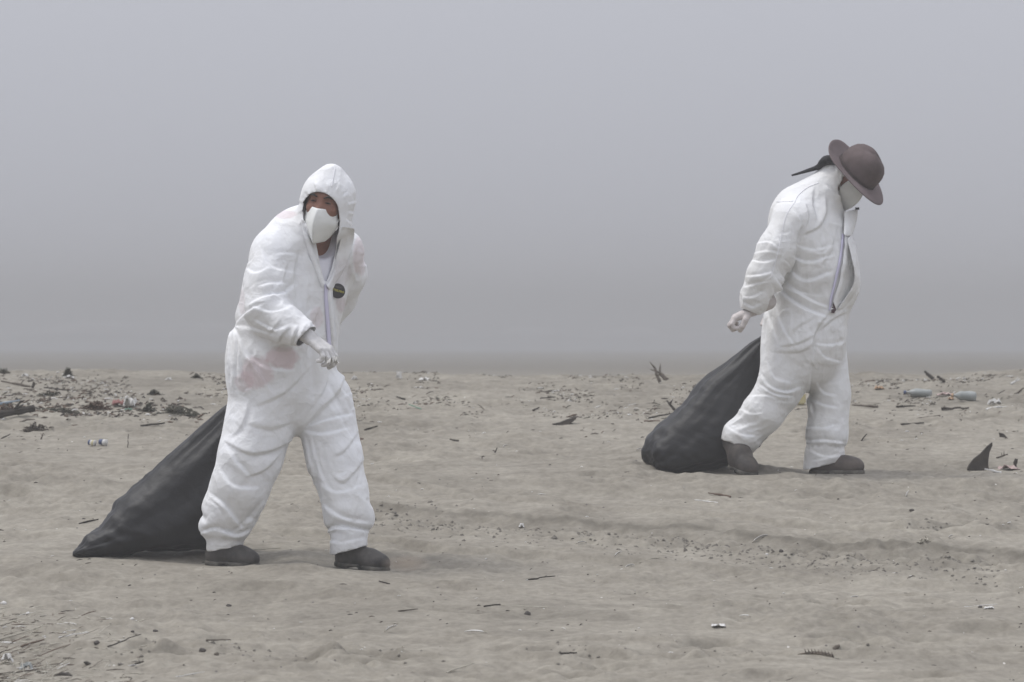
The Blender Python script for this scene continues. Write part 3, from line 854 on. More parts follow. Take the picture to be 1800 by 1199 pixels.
# gloves
def glove(wr, fw, pn, ts, curl, mat, parent, seed=0, size=0.92, curls=None, tc=.5, infl=.0018):
    w = np.array(wr); R = 0.2
    G = Field(w-R, w+R, 0.0032)
    hand_field(G, wr, fw, pn, ts, size, curl, .12, infl, .005, curls, tc)
    f = np.array(fw)/np.linalg.norm(fw)
    G.cone(w-f*0.09, w, .040, .032, .012)
    V, Q = G.skin(1)
    n = vnormals(V, Q); n3 = fbm(V[:, 0]*60+seed, V[:, 1]*60, V[:, 2]*60, octs=2)
    V = V + n*(n3*0.0012)[:, None]
    return mesh_obj('glove', V, Q, mat, parent)
glove(RW1, RF1, (-.45, .35, -.55), (.72, -.35, .35), 1.0, M_GLOVE, p1, 3, size=1.06, curls=(.85, 1.0, 1.08, 1.15))
glove(LW1, LF1, (.1, .9, -.2), (-.3, -.2, .9), 1.25, M_GLOVE, p1, 5)

# shoes
for (he, to, w) in ((A(362, 994, .015), A(451, 997, -.06), .050), (A(590, 995, -.0), A(679, 1004, -.11), .052)):
    U, So = shoe_fields(he, to, width=w, up=(0, -0.05, 1))
    V, Q = U.skin(1); sh = mesh_obj('shoe', V, Q, M_SHOE, p1); laces(sh, he, to, (0, -.05, 1), M_BLACK)
    V, Q = So.skin(1); mesh_obj('sole', V, Q, M_SOLE, sh)

# undershirt showing in the open neck
T = Field((-.4, -.4, .6), (.5, .4, 1.6), .009)
T.chain([(A(512, 570, .03), .150), (A(526, 485, .02), .188), (A(540, 432, .01), .160)], .06, FLAT1, 1.35)
T.cone(A(480, 440, -.10), A(603, 432, .10), .065, .065, .05)
T.cone(A(569, 430, -.085), A(570, 350, -.08), .062, .12, .012, op='cut')
V, Q = T.skin(2); mesh_obj('undershirt', V, Q, M_TEE, p1)

# coverall: a loose shell over the body, then relaxed as cloth so that it folds
def coverall1(h):
    F = Field((-0.56, -0.56, 0.0), (0.52, 0.50, 1.85), h)
    fl = FLAT1
    F.chain([(A(530, 445, .02), .205), (A(517, 500, .03), .230), (A(498, 575, .02), .225), (A(489, 645, .02), .250), (A(496, 676, .02), .222)], .06, fl, 1.32)
    F.cone(A(478, 438, -.10), A(600, 436, .10), .080, .080, .06)
    F.cone(A(540, 410, .0), A(560, 395, -.04), .105, .095, .05)
    # hood
    F.ell(H1(.002, -.016, .022), (.119, .130, .134), .03, HR1)
    F.ell(H1(0, -.01, -.07), (.118, .108, .085), .04, HR1)
    F.cone(H1(0, -.02, .08), H1(0, -.005, .132), .070, .034, .06)
    # right leg of the wearer (behind), left leg (in front)
    F.chain([(A(465, 700, -.03), .158), (A(438, 800, -.06), .138), (A(420, 852, -.05), .126), (A(398, 900, -.01), .118), (A(394, 922, 0), .100)], .02, (0, 1, 0), 1.12)
    F.cone(A(369, 922, -.01), A(422, 914, -.01), .062, .058, .02)
    F.cone(A(395, 925, 0), A(392, 965, 0), .074, .082, .006, (0, 1, 0), 1.1)
    F.chain([(A(562, 700, .05), .132), (A(586, 800, .0), .120), (A(602, 860, -.02), .106), (A(610, 900, -.04), .104), (A(612, 918, -.045), .090)], .02, (0, 1, 0), 1.1)
    F.cone(A(588, 914, -.05), A(634, 908, -.05), .050, .060, .02)
    F.cone(A(611, 925, -.05), A(611, 970, -.05), .076, .083, .006)
    # right arm in front, left arm behind the back
    F.chain([(A(482, 452, -.10), .100), (A(468, 500, -.16), .090), (A(468, 545, -.20), .085), (A(505, 570, -.25), .075), (A(538, 588, -.305), .060)], .04)
    F.chain([(A(602, 446, .10), .080), (A(606, 480, .19), .080), (A(590, 520, .26), .072), (A(548, 592, .28), .055)], .04)
    # drawn-in waist of the elasticated back
    F.cone(A(396, 566, .20), A(402, 572, -.25), .020, .020, .05, op='cut')
    return F
t_ = time.time()
GF = coverall1(0.0125)
V, Q = GF.skin(2)
def open_suit1(V, Q):
    C = V[Q].mean(1)
    px = C[:, 0]*S1+525; py = 992-C[:, 2]*S1
    q = (C-HC1)
    hs, hf, hu = (q @ np.array(HR1[i]) for i in range(3))
    face = (hf > 0.03) & ((hs/.083)**2 + ((hu+.020)/(.084))**2 < 1)
    # neck opening: from the face down to the top of the zip
    t = np.clip((py-395)/(497-395), 0, 1)
    cx = 571 + 1*t; wl_ = 22*(1-t)**0.8+1; wr_ = 25*(1-t)**.8+1
    front = C[:, 1] < -0.03
    vee = front & (py > 380) & (py < 497) & (px > cx-wl_) & (px < cx+wr_)
    def cut(p, d):
        d = np.array(d, float); d /= np.linalg.norm(d); return (C-p) @ d > 0
    near = lambda p, r: np.linalg.norm(C-p, axis=1) < r
    rc = near(A(548, 594, -.32), .13) & cut(A(541, 589, -.305), (.62, -.25, -.62))
    lc = near(A(540, 602, .28), .11) & cut(A(545, 595, .28), (-.7, 0, -.6))
    a1 = (C[:, 2] < A(0, 964)[2] + 0.18*(C[:, 0]-A(392, 0)[0])) & (C[:, 0] < 0)
    a2 = (C[:, 2] < A(0, 966)[2] + 0.26*(C[:, 0]-A(611, 0)[0])) & (C[:, 0] > 0)
    return ~(face | vee | rc | lc | a1 | a2)
V, Q = keep_faces(V, Q, open_suit1(V, Q))
V, rim1 = smooth_rim(V, Q)
print('coverall1', len(V), time.time()-t_)


def pins1(V):
    px = V[:, 0]*S1+525; py = 992-V[:, 2]*S1
    w = np.full(len(V), 0.13)
    hood = np.linalg.norm((V-HC1)/np.array((1, 1, 1.2)), axis=1)
    w = np.maximum(w, np.clip(1.7-hood/0.14, 0, 0.9))
    w = np.where(py > 938, 0.85, w)
    w = np.where(py < 450, np.maximum(w, 0.4), w)
    w = np.maximum(w, np.clip(1.8-np.linalg.norm(V-A(545, 592, -.31), axis=1)/.05, 0, 1))
    w = np.maximum(w, np.clip(1.5-np.hypot(px-408, py-572)/20, 0, 1))
    return w
PINK = (0.50, 0.30, 0.31)
M_SUIT1 = suit_material('white_coverall_fabric', [
    (A(452, 655, -.2), (.080, .30, .075), PINK, .36), (A(497, 628, -.2), (.075, .30, .055), PINK, .44), (A(430, 670, -.2), (.05, .30, .05), PINK, .22),
    (A(500, 378, -.05), (.06, .3, .022), PINK, .30), (A(628, 450, 0), (.030, .4, .10), PINK, .26), (A(600, 480, -.1), (.045, .3, .07), (.42, .36, .36), .34),
    (A(598, 535, -.1), (.030, .3, .045), (.42, .30, .30), .40), (A(555, 558, -.1), (.03, .3, .05), PINK, .22), (A(425, 530, -.1), (.02, .3, .06), PINK, .16)],
    grime=[(A(497, 612, -.2), (.05, .25, .02), (.42, .40, .35), .35), (A(400, 960, 0), (.14, .3, .05), (.50, .48, .44), .35), (A(612, 965, 0), (.14, .3, .05), (.50, .48, .44), .3),
           (A(470, 780, 0), (.15, .3, .06), (.55, .55, .54), .35)])
suit1 = mesh_obj('coverall', V, Q, M_SUIT1, p1)
cloth_relax(suit1, body_1, pins1(V), frames=17, rest=V*np.array((1.04, 1.04, 1.12)))
add_mod(suit1, 'SUBSURF', levels=1, render_levels=1); bake(suit1)
to_px1 = lambda V: (V[:, 0]*S1+525, 992-V[:, 2]*S1)
FOLDS1 = [
 ([(607, 652), (592, 690), (562, 720), (529, 756)], 22, 16), ([(516, 772), (480, 790), (440, 796), (400, 778)], 20, 15),
 ([(490, 800), (465, 825), (435, 836)], 16, 11), ([(398, 782), (418, 812), (440, 836)], 15, 11), ([(520, 738), (480, 752), (440, 745)], 24, 8),
 ([(385, 822), (410, 852), (452, 856)], 18, 9), ([(368, 868), (395, 888), (424, 926)], 15, 14), ([(412, 934), (440, 908), (462, 880)], 15, 12),
 ([(352, 936), (380, 928), (412, 940), (435, 930)], 13, 16), ([(440, 700), (430, 740), (412, 765)], 18, 7),
 ([(530, 752), (570, 738), (618, 728)], 13, 10), ([(530, 756), (565, 762), (612, 752)], 12, 9), ([(534, 764), (548, 820), (556, 860)], 15, 10),
 ([(545, 768), (562, 830), (580, 862)], 16, 8), ([(628, 758), (606, 790), (588, 800)], 15, 8), ([(640, 806), (604, 846), (584, 836)], 16, 11),
 ([(560, 846), (592, 864), (640, 850)], 15, 8), ([(566, 886), (600, 908), (648, 918)], 14, 9), ([(568, 936), (592, 925), (652, 934)], 12, 18),
 ([(570, 948), (600, 952), (640, 944)], 10, 5), ([(622, 780), (630, 820), (622, 850)], 12, 6),
 ([(410, 572), (436, 548), (462, 536)], 12, 11), ([(410, 573), (450, 578), (490, 590)], 13, 9), ([(409, 575), (430, 612), (456, 652), (480, 690)], 13, 11),
 ([(408, 575), (402, 606), (400, 640)], 12, 8), ([(409, 575), (420, 620), (430, 680)], 13, 7), ([(409, 569), (416, 540), (432, 500)], 12, 8),
 ([(524, 440), (516, 490), (522, 540)], 14, 10), ([(506, 462), (498, 496), (508, 520)], 13, 8), ([(440, 534), (470, 520), (500, 516), (516, 498)], 14, 12),
 ([(446, 538), (480, 548), (512, 540)], 12, 9), ([(450, 562), (482, 578), (506, 574)], 13, 9), ([(455, 504), (480, 498), (504, 500)], 14, 8),
 ([(512, 574), (500, 588), (490, 602)], 8, 9), ([(526, 574), (520, 590), (514, 606)], 8, 10), ([(541, 571), (535, 586), (528, 602)], 7, 8), ([(498, 560), (486, 575), (474, 588)], 9, 7),
 ([(540, 448), (552, 470), (566, 500)], 11, 8), ([(612, 460), (604, 490), (598, 540)], 12, 9), ([(560, 540), (548, 575), (540, 620)], 13, 7), ([(590, 560), (594, 600), (588, 640)], 11, 8),
 ([(430, 620), (470, 646), (520, 650)], 16, 8), ([(540, 650), (500, 690), (450, 712)], 18, 8), ([(575, 640), (570, 680), (545, 715)], 14, 8), ([(460, 440), (480, 470), (520, 480)], 16, 7),
 ([(430, 470), (450, 480), (475, 470)], 14, 6), ([(625, 430), (618, 460), (622, 490)], 10, 8)]
for k in range(11):                                       # gathers of the hood's elastic edge
    an = math.radians(-30 + k*24); c, s_ = math.cos(an), math.sin(an)
    p = [(573+39*c*0.98, 370-33*s_), (573+50*c, 370-47*s_)] if k % 2 else [(573+39*c, 370-33*s_), (573+54*c, 370-52*s_)]
    FOLDS1.append((p, 6, 6))
rng = random.Random(4)
for k in range(28):
    x0 = rng.uniform(375, 645); y0 = rng.uniform(400, 935)
    leg = y0 > 690
    an = math.radians(rng.gauss(0 if leg else -50, 38) if rng.random() < .8 else rng.uniform(0, 180))
    if x0 > 540 and leg: an = -an+0.2
    L = rng.uniform(14, 46); dx, dy = math.cos(an)*L, math.sin(an)*L; b = rng.uniform(-.25, .25)
    FOLDS1.append(([(x0-dx/2, y0-dy/2), (x0-dy*b, y0+dx*b), (x0+dx/2, y0+dy/2)], rng.uniform(7, 12), rng.uniform(1.8, 5.0)))
press_folds(suit1, FOLDS1, to_px1, S1)
probe1 = surface_probe(suit1, S1, 525, 992)

# rolled-back front edges of the open neck, zip tape, hood seam
def lapel(inner, outer, lift_i, lift_o, name='lapel'):
    I = catmull(inner, 16); O = catmull(outer, 16); rows = []
    for j in range(5):
        u = j/4; row = []
        for i in range(16):
            p = I[i]*(1-u)+O[i]*u
            q, _ = probe1(p[0], p[1], 0, default=-.12)
            row.append(q)
        rows.append(row)
    ys = np.array([[q.y for q in r] for r in rows])
    ys = np.minimum.accumulate(ys[::-1], 0)[::-1]*0.5 + ys*0.5
    for _ in range(6): ys[:, 1:-1] = (ys[:, :-2]+ys[:, 1:-1]*2+ys[:, 2:])/4
    Vv = []
    for j, r in enumerate(rows):
        u = j/4; lift = lift_i*(1-u)+lift_o*u + 0.012*math.sin(math.pi*u)
        for i, q in enumerate(r): Vv.append((q.x, ys[j, i]-lift, q.z))
    Fc = [(j*16+i, j*16+i+1, (j+1)*16+i+1, (j+1)*16+i) for j in range(4) for i in range(15)]
    o = mesh_obj(name, Vv, Fc, M_SUIT1, suit1); add_mod(o, 'SOLIDIFY', thickness=.003, offset=0); add_mod(o, 'SUBSURF', levels=1, render_levels=1)
    return o
lapel([(600, 398), (596, 425), (584, 465), (571, 499)], [(622, 402), (616, 435), (600, 478), (578, 512)], .010, .003)
lapel([(538, 384), (545, 420), (557, 460), (570, 499)], [(528, 386), (535, 424), (549, 466), (565, 508)], .008, .002)
band_on('zip', probe1, [(571, 500), (571, 530), (573, 565), (575, 600), (577, 640)], 6, M_ZIP, suit1, .004, 26)
band_on('placket', probe1, [(577, 503), (578, 530), (581, 565), (583, 600), (585, 640)], 9, M_SUIT1, suit1, .003, 26, .003)
band_on('seam', probe1, [(588, 297), (586, 308), (584, 320), (583, 331)], 1.8, M_SEAM, suit1, .002, 14)
#band_on('seam', probe1, [(604, 655), (590, 690), (562, 718), (532, 752)], 1.6, M_SEAM, suit1, .001, 20)
add_mod(suit1, 'SOLIDIFY', thickness=0.0025, offset=-1)

# round chest badge with its lettering
M_BADGE = varied_mat('badge_black', (0.016, 0.015, 0.016), (0.03, 0.028, 0.028), 30, .5, .4)
M_YEL = new_mat('badge_yellow', (0.42, 0.38, 0.08), .6)[0]
M_BDIM = new_mat('badge_grey', (0.16, 0.15, 0.14), .6)[0]
def disc(name, c, n, r, t, mat, parent, seg=28):
    n = Vector(n).normalized(); a = Vector((0, 0, 1)).cross(n).normalized(); b_ = n.cross(a)
    Vv = [tuple(Vector(c)+n*z+(a*math.cos(q*2*math.pi/seg)+b_*math.sin(q*2*math.pi/seg))*r) for z in (0, t) for q in range(seg)]
    Fc = [(i, (i+1) % seg, seg+(i+1) % seg, seg+i) for i in range(seg)]+[tuple(range(seg-1, -1, -1)), tuple(range(seg, 2*seg))]
    return mesh_obj(name, Vv, Fc, mat, parent, False)
def lettering(name, text, c, n, size, mat, parent, roll=0.0, ext=.0004):
    cu = bpy.data.curves.new(name, 'FONT'); cu.body = text; cu.size = size; cu.align_x = 'CENTER'; cu.align_y = 'CENTER'; cu.extrude = ext; cu.resolution_u = 2; cu.offset = size*0.02
    t = bpy.data.objects.new(name, cu); COL.objects.link(t)
    dg = bpy.context.evaluated_depsgraph_get(); me = bpy.data.meshes.new_from_object(t.evaluated_get(dg)); bpy.data.objects.remove(t)
    n = Vector(n).normalized(); a = Vector((0, 0, 1)).cross(n).normalized(); b_ = n.cross(a)
    M = Matrix((a, b_, n)).transposed().to_4x4(); M.translation = Vector(c)
    me.transform(M @ Matrix.Rotation(roll, 4, 'Z')); me.name = name
    me.materials.clear(); me.materials.append(mat)
    o = bpy.data.objects.new(name, me); COL.objects.link(o); o.parent = parent
    return o
bp_, bn_ = probe1(590, 512, .0)
bn_ = Vector((.35, -.92, .12)).normalized(); bp_ = bp_+bn_*.010
badge = disc('badge', bp_, bn_, .0325, .004, M_BADGE, p1)
badge['label'] = 'round black chest badge with slanting yellow letters'
lettering('lettering', 'STEELPRO', bp_+bn_*.0045, bn_, .0125, M_YEL, badge, math.radians(-16))
lettering('lettering', 'SAFETY', bp_+bn_*.0045+Vector((.002, 0, .015)), bn_, .008, M_BDIM, badge, math.radians(-16))

# respirator mask: pleated cup with a vertical ridge
def mask(Hf, w=.076, top=-.006, bot=-.150, fwd=.128, parent=None, cord=None):
    nu, nv = 25, 21; Vv = []
    for j in range(nv):
        v = j/(nv-1)
        for i in range(nu):
            u = -1+2*i/(nu-1); au = abs(u)
            hw = w*(0.80+0.20*min(1, v/0.42) if v < .42 else 1-0.62*((v-.42)/.58)**1.5)
            ridge = fwd*(0.90+0.24*math.sin(math.pi*min(1, v*1.0))**0.8-0.18*v)
            f_ = ridge - (ridge-(.052-.02*v))*(au**1.15)
            uu = top*(1-v)+bot*v  + .012*au*v
            Vv.append(Hf(u*hw, f_+.004*math.sin(v*9+u*2)*au, uu))
    Fc = [(j*nu+i, j*nu+i+1, (j+1)*nu+i+1, (j+1)*nu+i) for j in range(nv-1) for i in range(nu-1)]
    m = mesh_obj('respirator_mask', Vv, Fc, M_MASK, parent, True)
    add_mod(m, 'SOLIDIFY', thickness=.002, offset=-1)
    for s in (-1, 1):
        for v0, v1 in ((-.055, .005), (-.085, -.03)):
            tube_obj('ear_loop', [Hf(s*w*.93, .054, v0), Hf(s*.079, .03, (v0+v1)/2), Hf(s*.080, .0, v1)], .0022, cord or M_CORD, m, 5)
    return m
mask1 = mask(H1, parent=p1)
# eyebrows and eyes
for s in (-1, 1):
    tube_obj('eyebrow', [H1(s*.014, .098, .036), H1(s*.030, .098, .044), H1(s*.048, .086, .038)], [.003, .005, .003], M_HAIR, body_1, 6)
    tube_obj('eye', [H1(s*.020, .088, .018), H1(s*.031, .090, .019), H1(s*.042, .084, .017)], [.0016, .0035, .0016], M_HAIR, body_1, 6)
Fh = Field(HC1-.2, HC1+.2, .007); Fh.ell(H1(0, -.012, .030), (.085, .100, .116), .01, HR1); Fh.box(H1(0, .16, -.05), (.2, .12, .115), .004, HR1, op='cut'); Fh.box(H1(0, 0, -.18), (.2, .2, .14), .004, HR1, op='cut')
V, Q = Fh.skin(1); mesh_obj('hair', V, Q, M_HAIR, body_1)
g1 = ground_pt(525, 992)
p1.location = (g1.x, D1, CAM_Z-(992-HORIZON)*D1/F_PX)
tag(p1, 'person in white hooded coverall and face mask striding with one gloved hand in front', 'person')

# ------------------------------------------------------------------ second person: side on, head bowed under a hat
S2, D2 = 360.0, 27.8
def B(px, py, y=0.0):
    return np.array(((px-1430.0)/S2, y, (832.0-py)/S2))
FW2 = np.array((0.88, -0.47, 0))
HFWD2 = (0.70, -0.38, -0.60); HUP2 = (0.56, -0.25, 0.79)
HR2 = frame(HFWD2, HUP2)
HC2 = B(1487, 312, .0)
def H2(s, f, u): return HC2 + s*np.array(HR2[0]) + f*np.array(HR2[1]) + u*np.array(HR2[2])

def body2(h=0.0075):
    F = Field((-0.55, -0.50, 0.0), (0.50, 0.50, 1.80), h)
    F.chain([(B(1415, 535, 0), .130), (B(1424, 480, 0), .118), (B(1428, 420, 0), .145), (B(1424, 375, 0), .11)], .06, FW2, 1.3)
    F.cone(B(1392, 378, -.15), B(1452, 374, .15), .055, .055, .05)
    F.cone(B(1430, 372, 0), H2(0, -.03, -.06), .060, .056, .035)
    F.ell(H2(0, 0, .015), (.076, .095, .105), .02, HR2)
    F.ell(H2(0, .035, -.055), (.056, .062, .065), .03, HR2)
    F.cone(H2(0, .082, .03), H2(0, .105, -.012), .009, .016, .012)
    F.ell(H2(0, .070, .045), (.058, .022, .012), .012, HR2)
    for s in (-1, 1):
        F.ell(H2(s*.031, .088, .022), (.017, .016, .011), .004, HR2, op='cut')
        F.ell(H2(s*.031, .074, .022), (.014, .013, .012), .003, HR2)
        F.ell(H2(s*.078, -.005, .0), (.010, .020, .030), .006, HR2)
    for P in (((1402, 530, -.08), (1388, 678, -.08), (1300, 788, -.07)), ((1432, 530, .08), (1464, 668, .06), (1450, 812, .02))):
        F.chain([(B(*P[0]), .090), (B(*P[1]), .060), (B(*P[2]), .040)], .04)
    F.chain([(B(1388, 384, -.17), .052), (B(1350, 470, -.22), .042), (B(1321, 545, -.20), .028)], .03)
    F.chain([(B(1450, 380, .17), .052), (B(1420, 470, .26), .042), (B(1375, 545, .24), .028)], .03)
    return F
RW2 = B(1321, 545, -.20); RF2 = np.array((-.82, -.10, -.42))
LW2 = B(1375, 545, .24); LF2 = np.array((-.55, -.1, -.75))
BF = body2()
hand_field(BF, RW2, RF2, (.45, .1, -.8), (-.5, -.75, .3), 1.0, 1.2, .08, -.002, curls=(1.35, 1.45, 1.5, 1.5), thumb_curl=.9)
hand_field(BF, LW2, LF2, (.3, -.8, -.2), (-.6, .1, .6), 0.88, 1.3, .06, -.002)
p2 = empty('person', (0, 0, 0))
V, Q = BF.skin(1)
body_2 = mesh_obj('body', V, Q, M_SKIN, p2)
glove(RW2, RF2, (.45, .1, -.8), (-.5, -.75, .3), 1.2, M_GLOVE2, p2, 7, size=1.0, curls=(1.35, 1.45, 1.5, 1.5), tc=.9, infl=.003)
glove(LW2, LF2, (.3, -.8, -.2), (-.6, .1, .6), 1.3, M_GLOVE2, p2, 9, size=.88)

# trailing boot with its shaft, leading shoe flat on the sand
U, So = shoe_fields(B(1290, 822, -.07), B(1320, 836, -.26), up=(-.05, .25, 1), width=.05, shaft=(B(1293, 772, -.065), .066))
V, Q = U.skin(1); bt = mesh_obj('boot', V, Q, M_BOOT, p2)
V, Q = So.skin(1); mesh_obj('sole', V, Q, M_SOLE, bt)
U, So = shoe_fields(B(1430, 834, .03), B(1518, 834, -.06), width=.052, up=(0, -.03, 1), toe_h=.040)
V, Q = U.skin(1); bt = mesh_obj('boot', V, Q, M_BOOT, p2)
V, Q = So.skin(1); mesh_obj('sole', V, Q, M_SOLE, bt)

def coverall2(h):
    F = Field((-0.62, -0.52, 0.0), (0.45, 0.52, 1.70), h)
    # trunk: hangs open at the front, so the chest reads full
    F.chain([(B(1418, 395, 0), .185), (B(1432, 440, 0), .200), (B(1436, 490, 0), .200), (B(1424, 545, 0), .180), (B(1414, 590, 0), .200), (B(1412, 615, 0), .190)], .05, (0, 1, 0), .92)
    F.cone(B(1460, 430, -.02), B(1474, 495, -.02), .100, .108, .05)
    F.cone(B(1390, 384, -.15), B(1448, 380, .15), .085, .085, .06)
    F.cone(B(1412, 370, 0), B(1448, 345, 0), .130, .115, .05)
    F.cone(B(1448, 350, 0), B(1475, 318, 0), .110, .088, .05)
    F.ell(H2(0, -.03, .0), (.096, .100, .12), .03, HR2)
    _ax = Vector((.66, -.34, .68)).normalized(); _R = frame((1, 0, -.97), _ax)
    F.box(Vector(B(1508, 303, -.02))+_ax*(.20-.012)-Vector((.02, 0, 0)), (.24, .24, .20), .01, _R, op='cut')
    # trailing leg, leading leg
    F.chain([(B(1388, 630, -.06), .140), (B(1370, 682, -.08), .104), (B(1341, 722, -.08), .100), (B(1306, 765, -.07), .092), (B(1289, 792, -.07), .074)], .03)
    F.chain([(B(1452, 620, .06), .114), (B(1462, 690, .06), .100), (B(1457, 760, .04), .102), (B(1449, 830, .02), .098)], .025)
    # near arm, far arm
    F.chain([(B(1392, 392, -.17), .098), (B(1362, 440, -.21), .088), (B(1340, 485, -.225), .080), (B(1327, 520, -.21), .072), (B(1322, 536, -.203), .060)], .035)
    F.chain([(B(1450, 385, .17), .090), (B(1424, 465, .27), .080), (B(1375, 538, .24), .058)], .035)
    return F
V, Q = coverall2(0.0118).skin(2)
def open_suit2(V, Q):
    C = V[Q].mean(1); q = C-HC2
    hs, hf, hu = (q @ np.array(HR2[i]) for i in range(3))
    face = (hf > 0.036) & ((hs/.105)**2 + ((hu+.03)/(.095))**2 < 1)
    px = C[:, 0]*S2+1430; py = 832-C[:, 2]*S2
    def cut(p, d):
        d = np.array(d, float); d /= np.linalg.norm(d); return (C-p) @ d > 0
    near = lambda p, r: np.linalg.norm(C-p, axis=1) < r
    rc = near(B(1320, 549, -.20), .10) & cut(B(1317, 547, -.20), (-.35, 0, -.85))
    lc = near(B(1372, 549, .24), .10) & cut(B(1370, 548, .24), LF2)
    a1 = near(B(1285, 800, -.07), .13) & cut(B(1291, 783, -.07), (-.42, -.1, -.88))
    a2 = near(B(1449, 828, .02), .17) & cut(B(1449, 818, .02), (.24, 0, -1))
    vee = False & (np.abs((C-B(1475, 360, -.03)) @ np.array((-.47, -.88, 0))) < .014) & (px > 1470) & (py > 352) & (py < 400) & (C @ FW2 > B(1462, 0, 0) @ FW2)
    return ~(face | rc | lc | a1 | a2 | vee)
V, Q = keep_faces(V, Q, open_suit2(V, Q))
V, rim2 = smooth_rim(V, Q)
print('coverall2', len(V))
def pins2(V):
    px = V[:, 0]*S2+1430; py = 832-V[:, 2]*S2
    w = np.full(len(V), 0.14)
    w = np.maximum(w, np.clip(1.7-np.linalg.norm(V-HC2, axis=1)/0.14, 0, 0.9))
    w = np.where(py > 800, 0.7, w); w = np.where(py < 395, np.maximum(w, .4), w)
    w = np.maximum(w, np.clip(1.8-np.linalg.norm(V-B(1322, 538, -.2), axis=1)/.05, 0, 1))
    w = np.maximum(w, np.clip(1.8-np.linalg.norm(V-B(1291, 785, -.07), axis=1)/.08, 0, 1))
    return w
M_SUIT2 = suit_material('white_coverall_fabric_b', [], base=(.74, .745, .75),
    grime=[(B(1290, 780, 0), (.12, .4, .06), (.50, .48, .44), .4), (B(1450, 800, 0), (.14, .4, .07), (.52, .50, .46), .35), (B(1400, 690, 0), (.12, .4, .10), (.50, .50, .48), .35), (B(1430, 500, 0), (.12, .4, .08), (.52, .51, .49), .35)])
suit2 = mesh_obj('coverall', V, Q, M_SUIT2, p2)
cloth_relax(suit2, body_2, pins2(V), frames=17, rest=V*np.array((1.04, 1.04, 1.11)))
add_mod(suit2, 'SUBSURF', levels=1, render_levels=1); bake(suit2)
to_px2 = lambda V: (V[:, 0]*S2+1430, 832-V[:, 2]*S2)
FOLDS2 = [
 ([(1452, 352), (1452, 375), (1438, 400), (1412, 412)], 14, 12), ([(1432, 330), (1428, 360), (1434, 385)], 13, 9), ([(1452, 326), (1470, 340), (1482, 346)], 12, 10),
 ([(1408, 398), (1400, 412), (1395, 440)], 12, 14), ([(1398, 436), (1390, 470), (1372, 500), (1352, 520), (1344, 545)], 15, 22), ([(1398, 432), (1430, 440), (1470, 430)], 16, 6),
 ([(1392, 452), (1420, 462), (1460, 450)], 17, 12), ([(1385, 474), (1415, 494), (1460, 478)], 20, 14), ([(1358, 480), (1390, 510), (1440, 520)], 14, 5),
 ([(1356, 484), (1378, 516), (1412, 542), (1450, 556)], 17, 20), ([(1362, 478), (1390, 505), (1425, 528), (1455, 540)], 15, 10), ([(1352, 500), (1362, 540), (1380, 585), (1400, 610)], 14, 9), ([(1346, 520), (1352, 560), (1366, 600)], 14, 9),
 ([(1450, 556), (1435, 578), (1428, 600), (1428, 640)], 14, 14), ([(1490, 548), (1465, 560), (1440, 580)], 13, 9), ([(1428, 590), (1400, 604), (1370, 608)], 13, 8),
 ([(1430, 602), (1405, 618), (1360, 618)], 14, 6), ([(1425, 560), (1400, 575), (1390, 590)], 13, 6), ([(1432, 604), (1462, 606), (1490, 598)], 13, 7), ([(1434, 610), (1450, 628), (1480, 636)], 13, 7),
 ([(1340, 660), (1352, 678), (1380, 688), (1406, 680)], 12, 15), ([(1336, 676), (1360, 692), (1390, 696)], 11, 9), ([(1350, 640), (1362, 664), (1390, 672)], 13, 7), ([(1318, 696), (1345, 694), (1365, 700)], 11, 6),
 ([(1298, 716), (1320, 726), (1340, 724)], 12, 6), ([(1276, 746), (1300, 762), (1330, 766)], 12, 6), ([(1425, 640), (1424, 690), (1432, 730)], 13, 12), ([(1436, 672), (1450, 690), (1470, 694)], 12, 9),
 ([(1424, 700), (1450, 712), (1472, 716)], 12, 12), ([(1420, 750), (1450, 752), (1470, 746)], 13, 8), ([(1418, 776), (1450, 774), (1488, 778)], 10, 12), ([(1424, 790), (1450, 802), (1484, 800)], 13, 10), ([(1430, 810), (1450, 806), (1478, 796)], 10, 6),
 ([(1322, 446), (1345, 442), (1372, 446)], 9, 5), ([(1320, 458), (1340, 462), (1362, 456)], 10, 8), ([(1328, 428), (1350, 426), (1366, 438)], 10, 7), ([(1310, 486), (1334, 484), (1356, 478)], 10, 9),
 ([(1306, 505), (1326, 500), (1344, 496)], 9, 6), ([(1304, 522), (1320, 522), (1340, 512)], 9, 7), ([(1366, 420), (1372, 436), (1368, 456)], 9, 8), ([(1306, 532), (1322, 540), (1336, 532)], 8, 6),
 ([(1300, 545), (1304, 530), (1302, 518)], 8, 5), ([(1395, 372), (1405, 390), (1402, 408)], 11, 7), ([(1415, 360), (1420, 380), (1414, 402)], 11, 6), ([(1470, 400), (1460, 440), (1440, 470)], 16, 6)]
rng = random.Random(9)
for k in range(25):
    x0 = rng.uniform(1290, 1500); y0 = rng.uniform(370, 820)
    an = math.radians(rng.gauss(-15, 40)); L = rng.uniform(12, 38); dx, dy = math.cos(an)*L, math.sin(an)*L; b = rng.uniform(-.25, .25)
    FOLDS2.append(([(x0-dx/2, y0-dy/2), (x0-dy*b, y0+dx*b), (x0+dx/2, y0+dy/2)], rng.uniform(7, 12), rng.uniform(1.8, 4.5)))
press_folds(suit2, FOLDS2, to_px2, S2)
probe2 = surface_probe(suit2, S2, 1430, 832)
band_on('zip', probe2, [(1481, 412), (1476, 450), (1466, 495), (1459, 525), (1457, 546)], 4.5, M_ZIP, suit2, .004, 26)
band_on('placket', probe2, [(1486, 408), (1484, 445), (1476, 490), (1466, 528), (1460, 550)], 8, M_SUIT2, suit2, .012, 26, .003)
band_on('seam', probe2, [(1366, 355), (1378, 355), (1392, 355)], 1.2, M_SEAM, suit2, .001, 14)
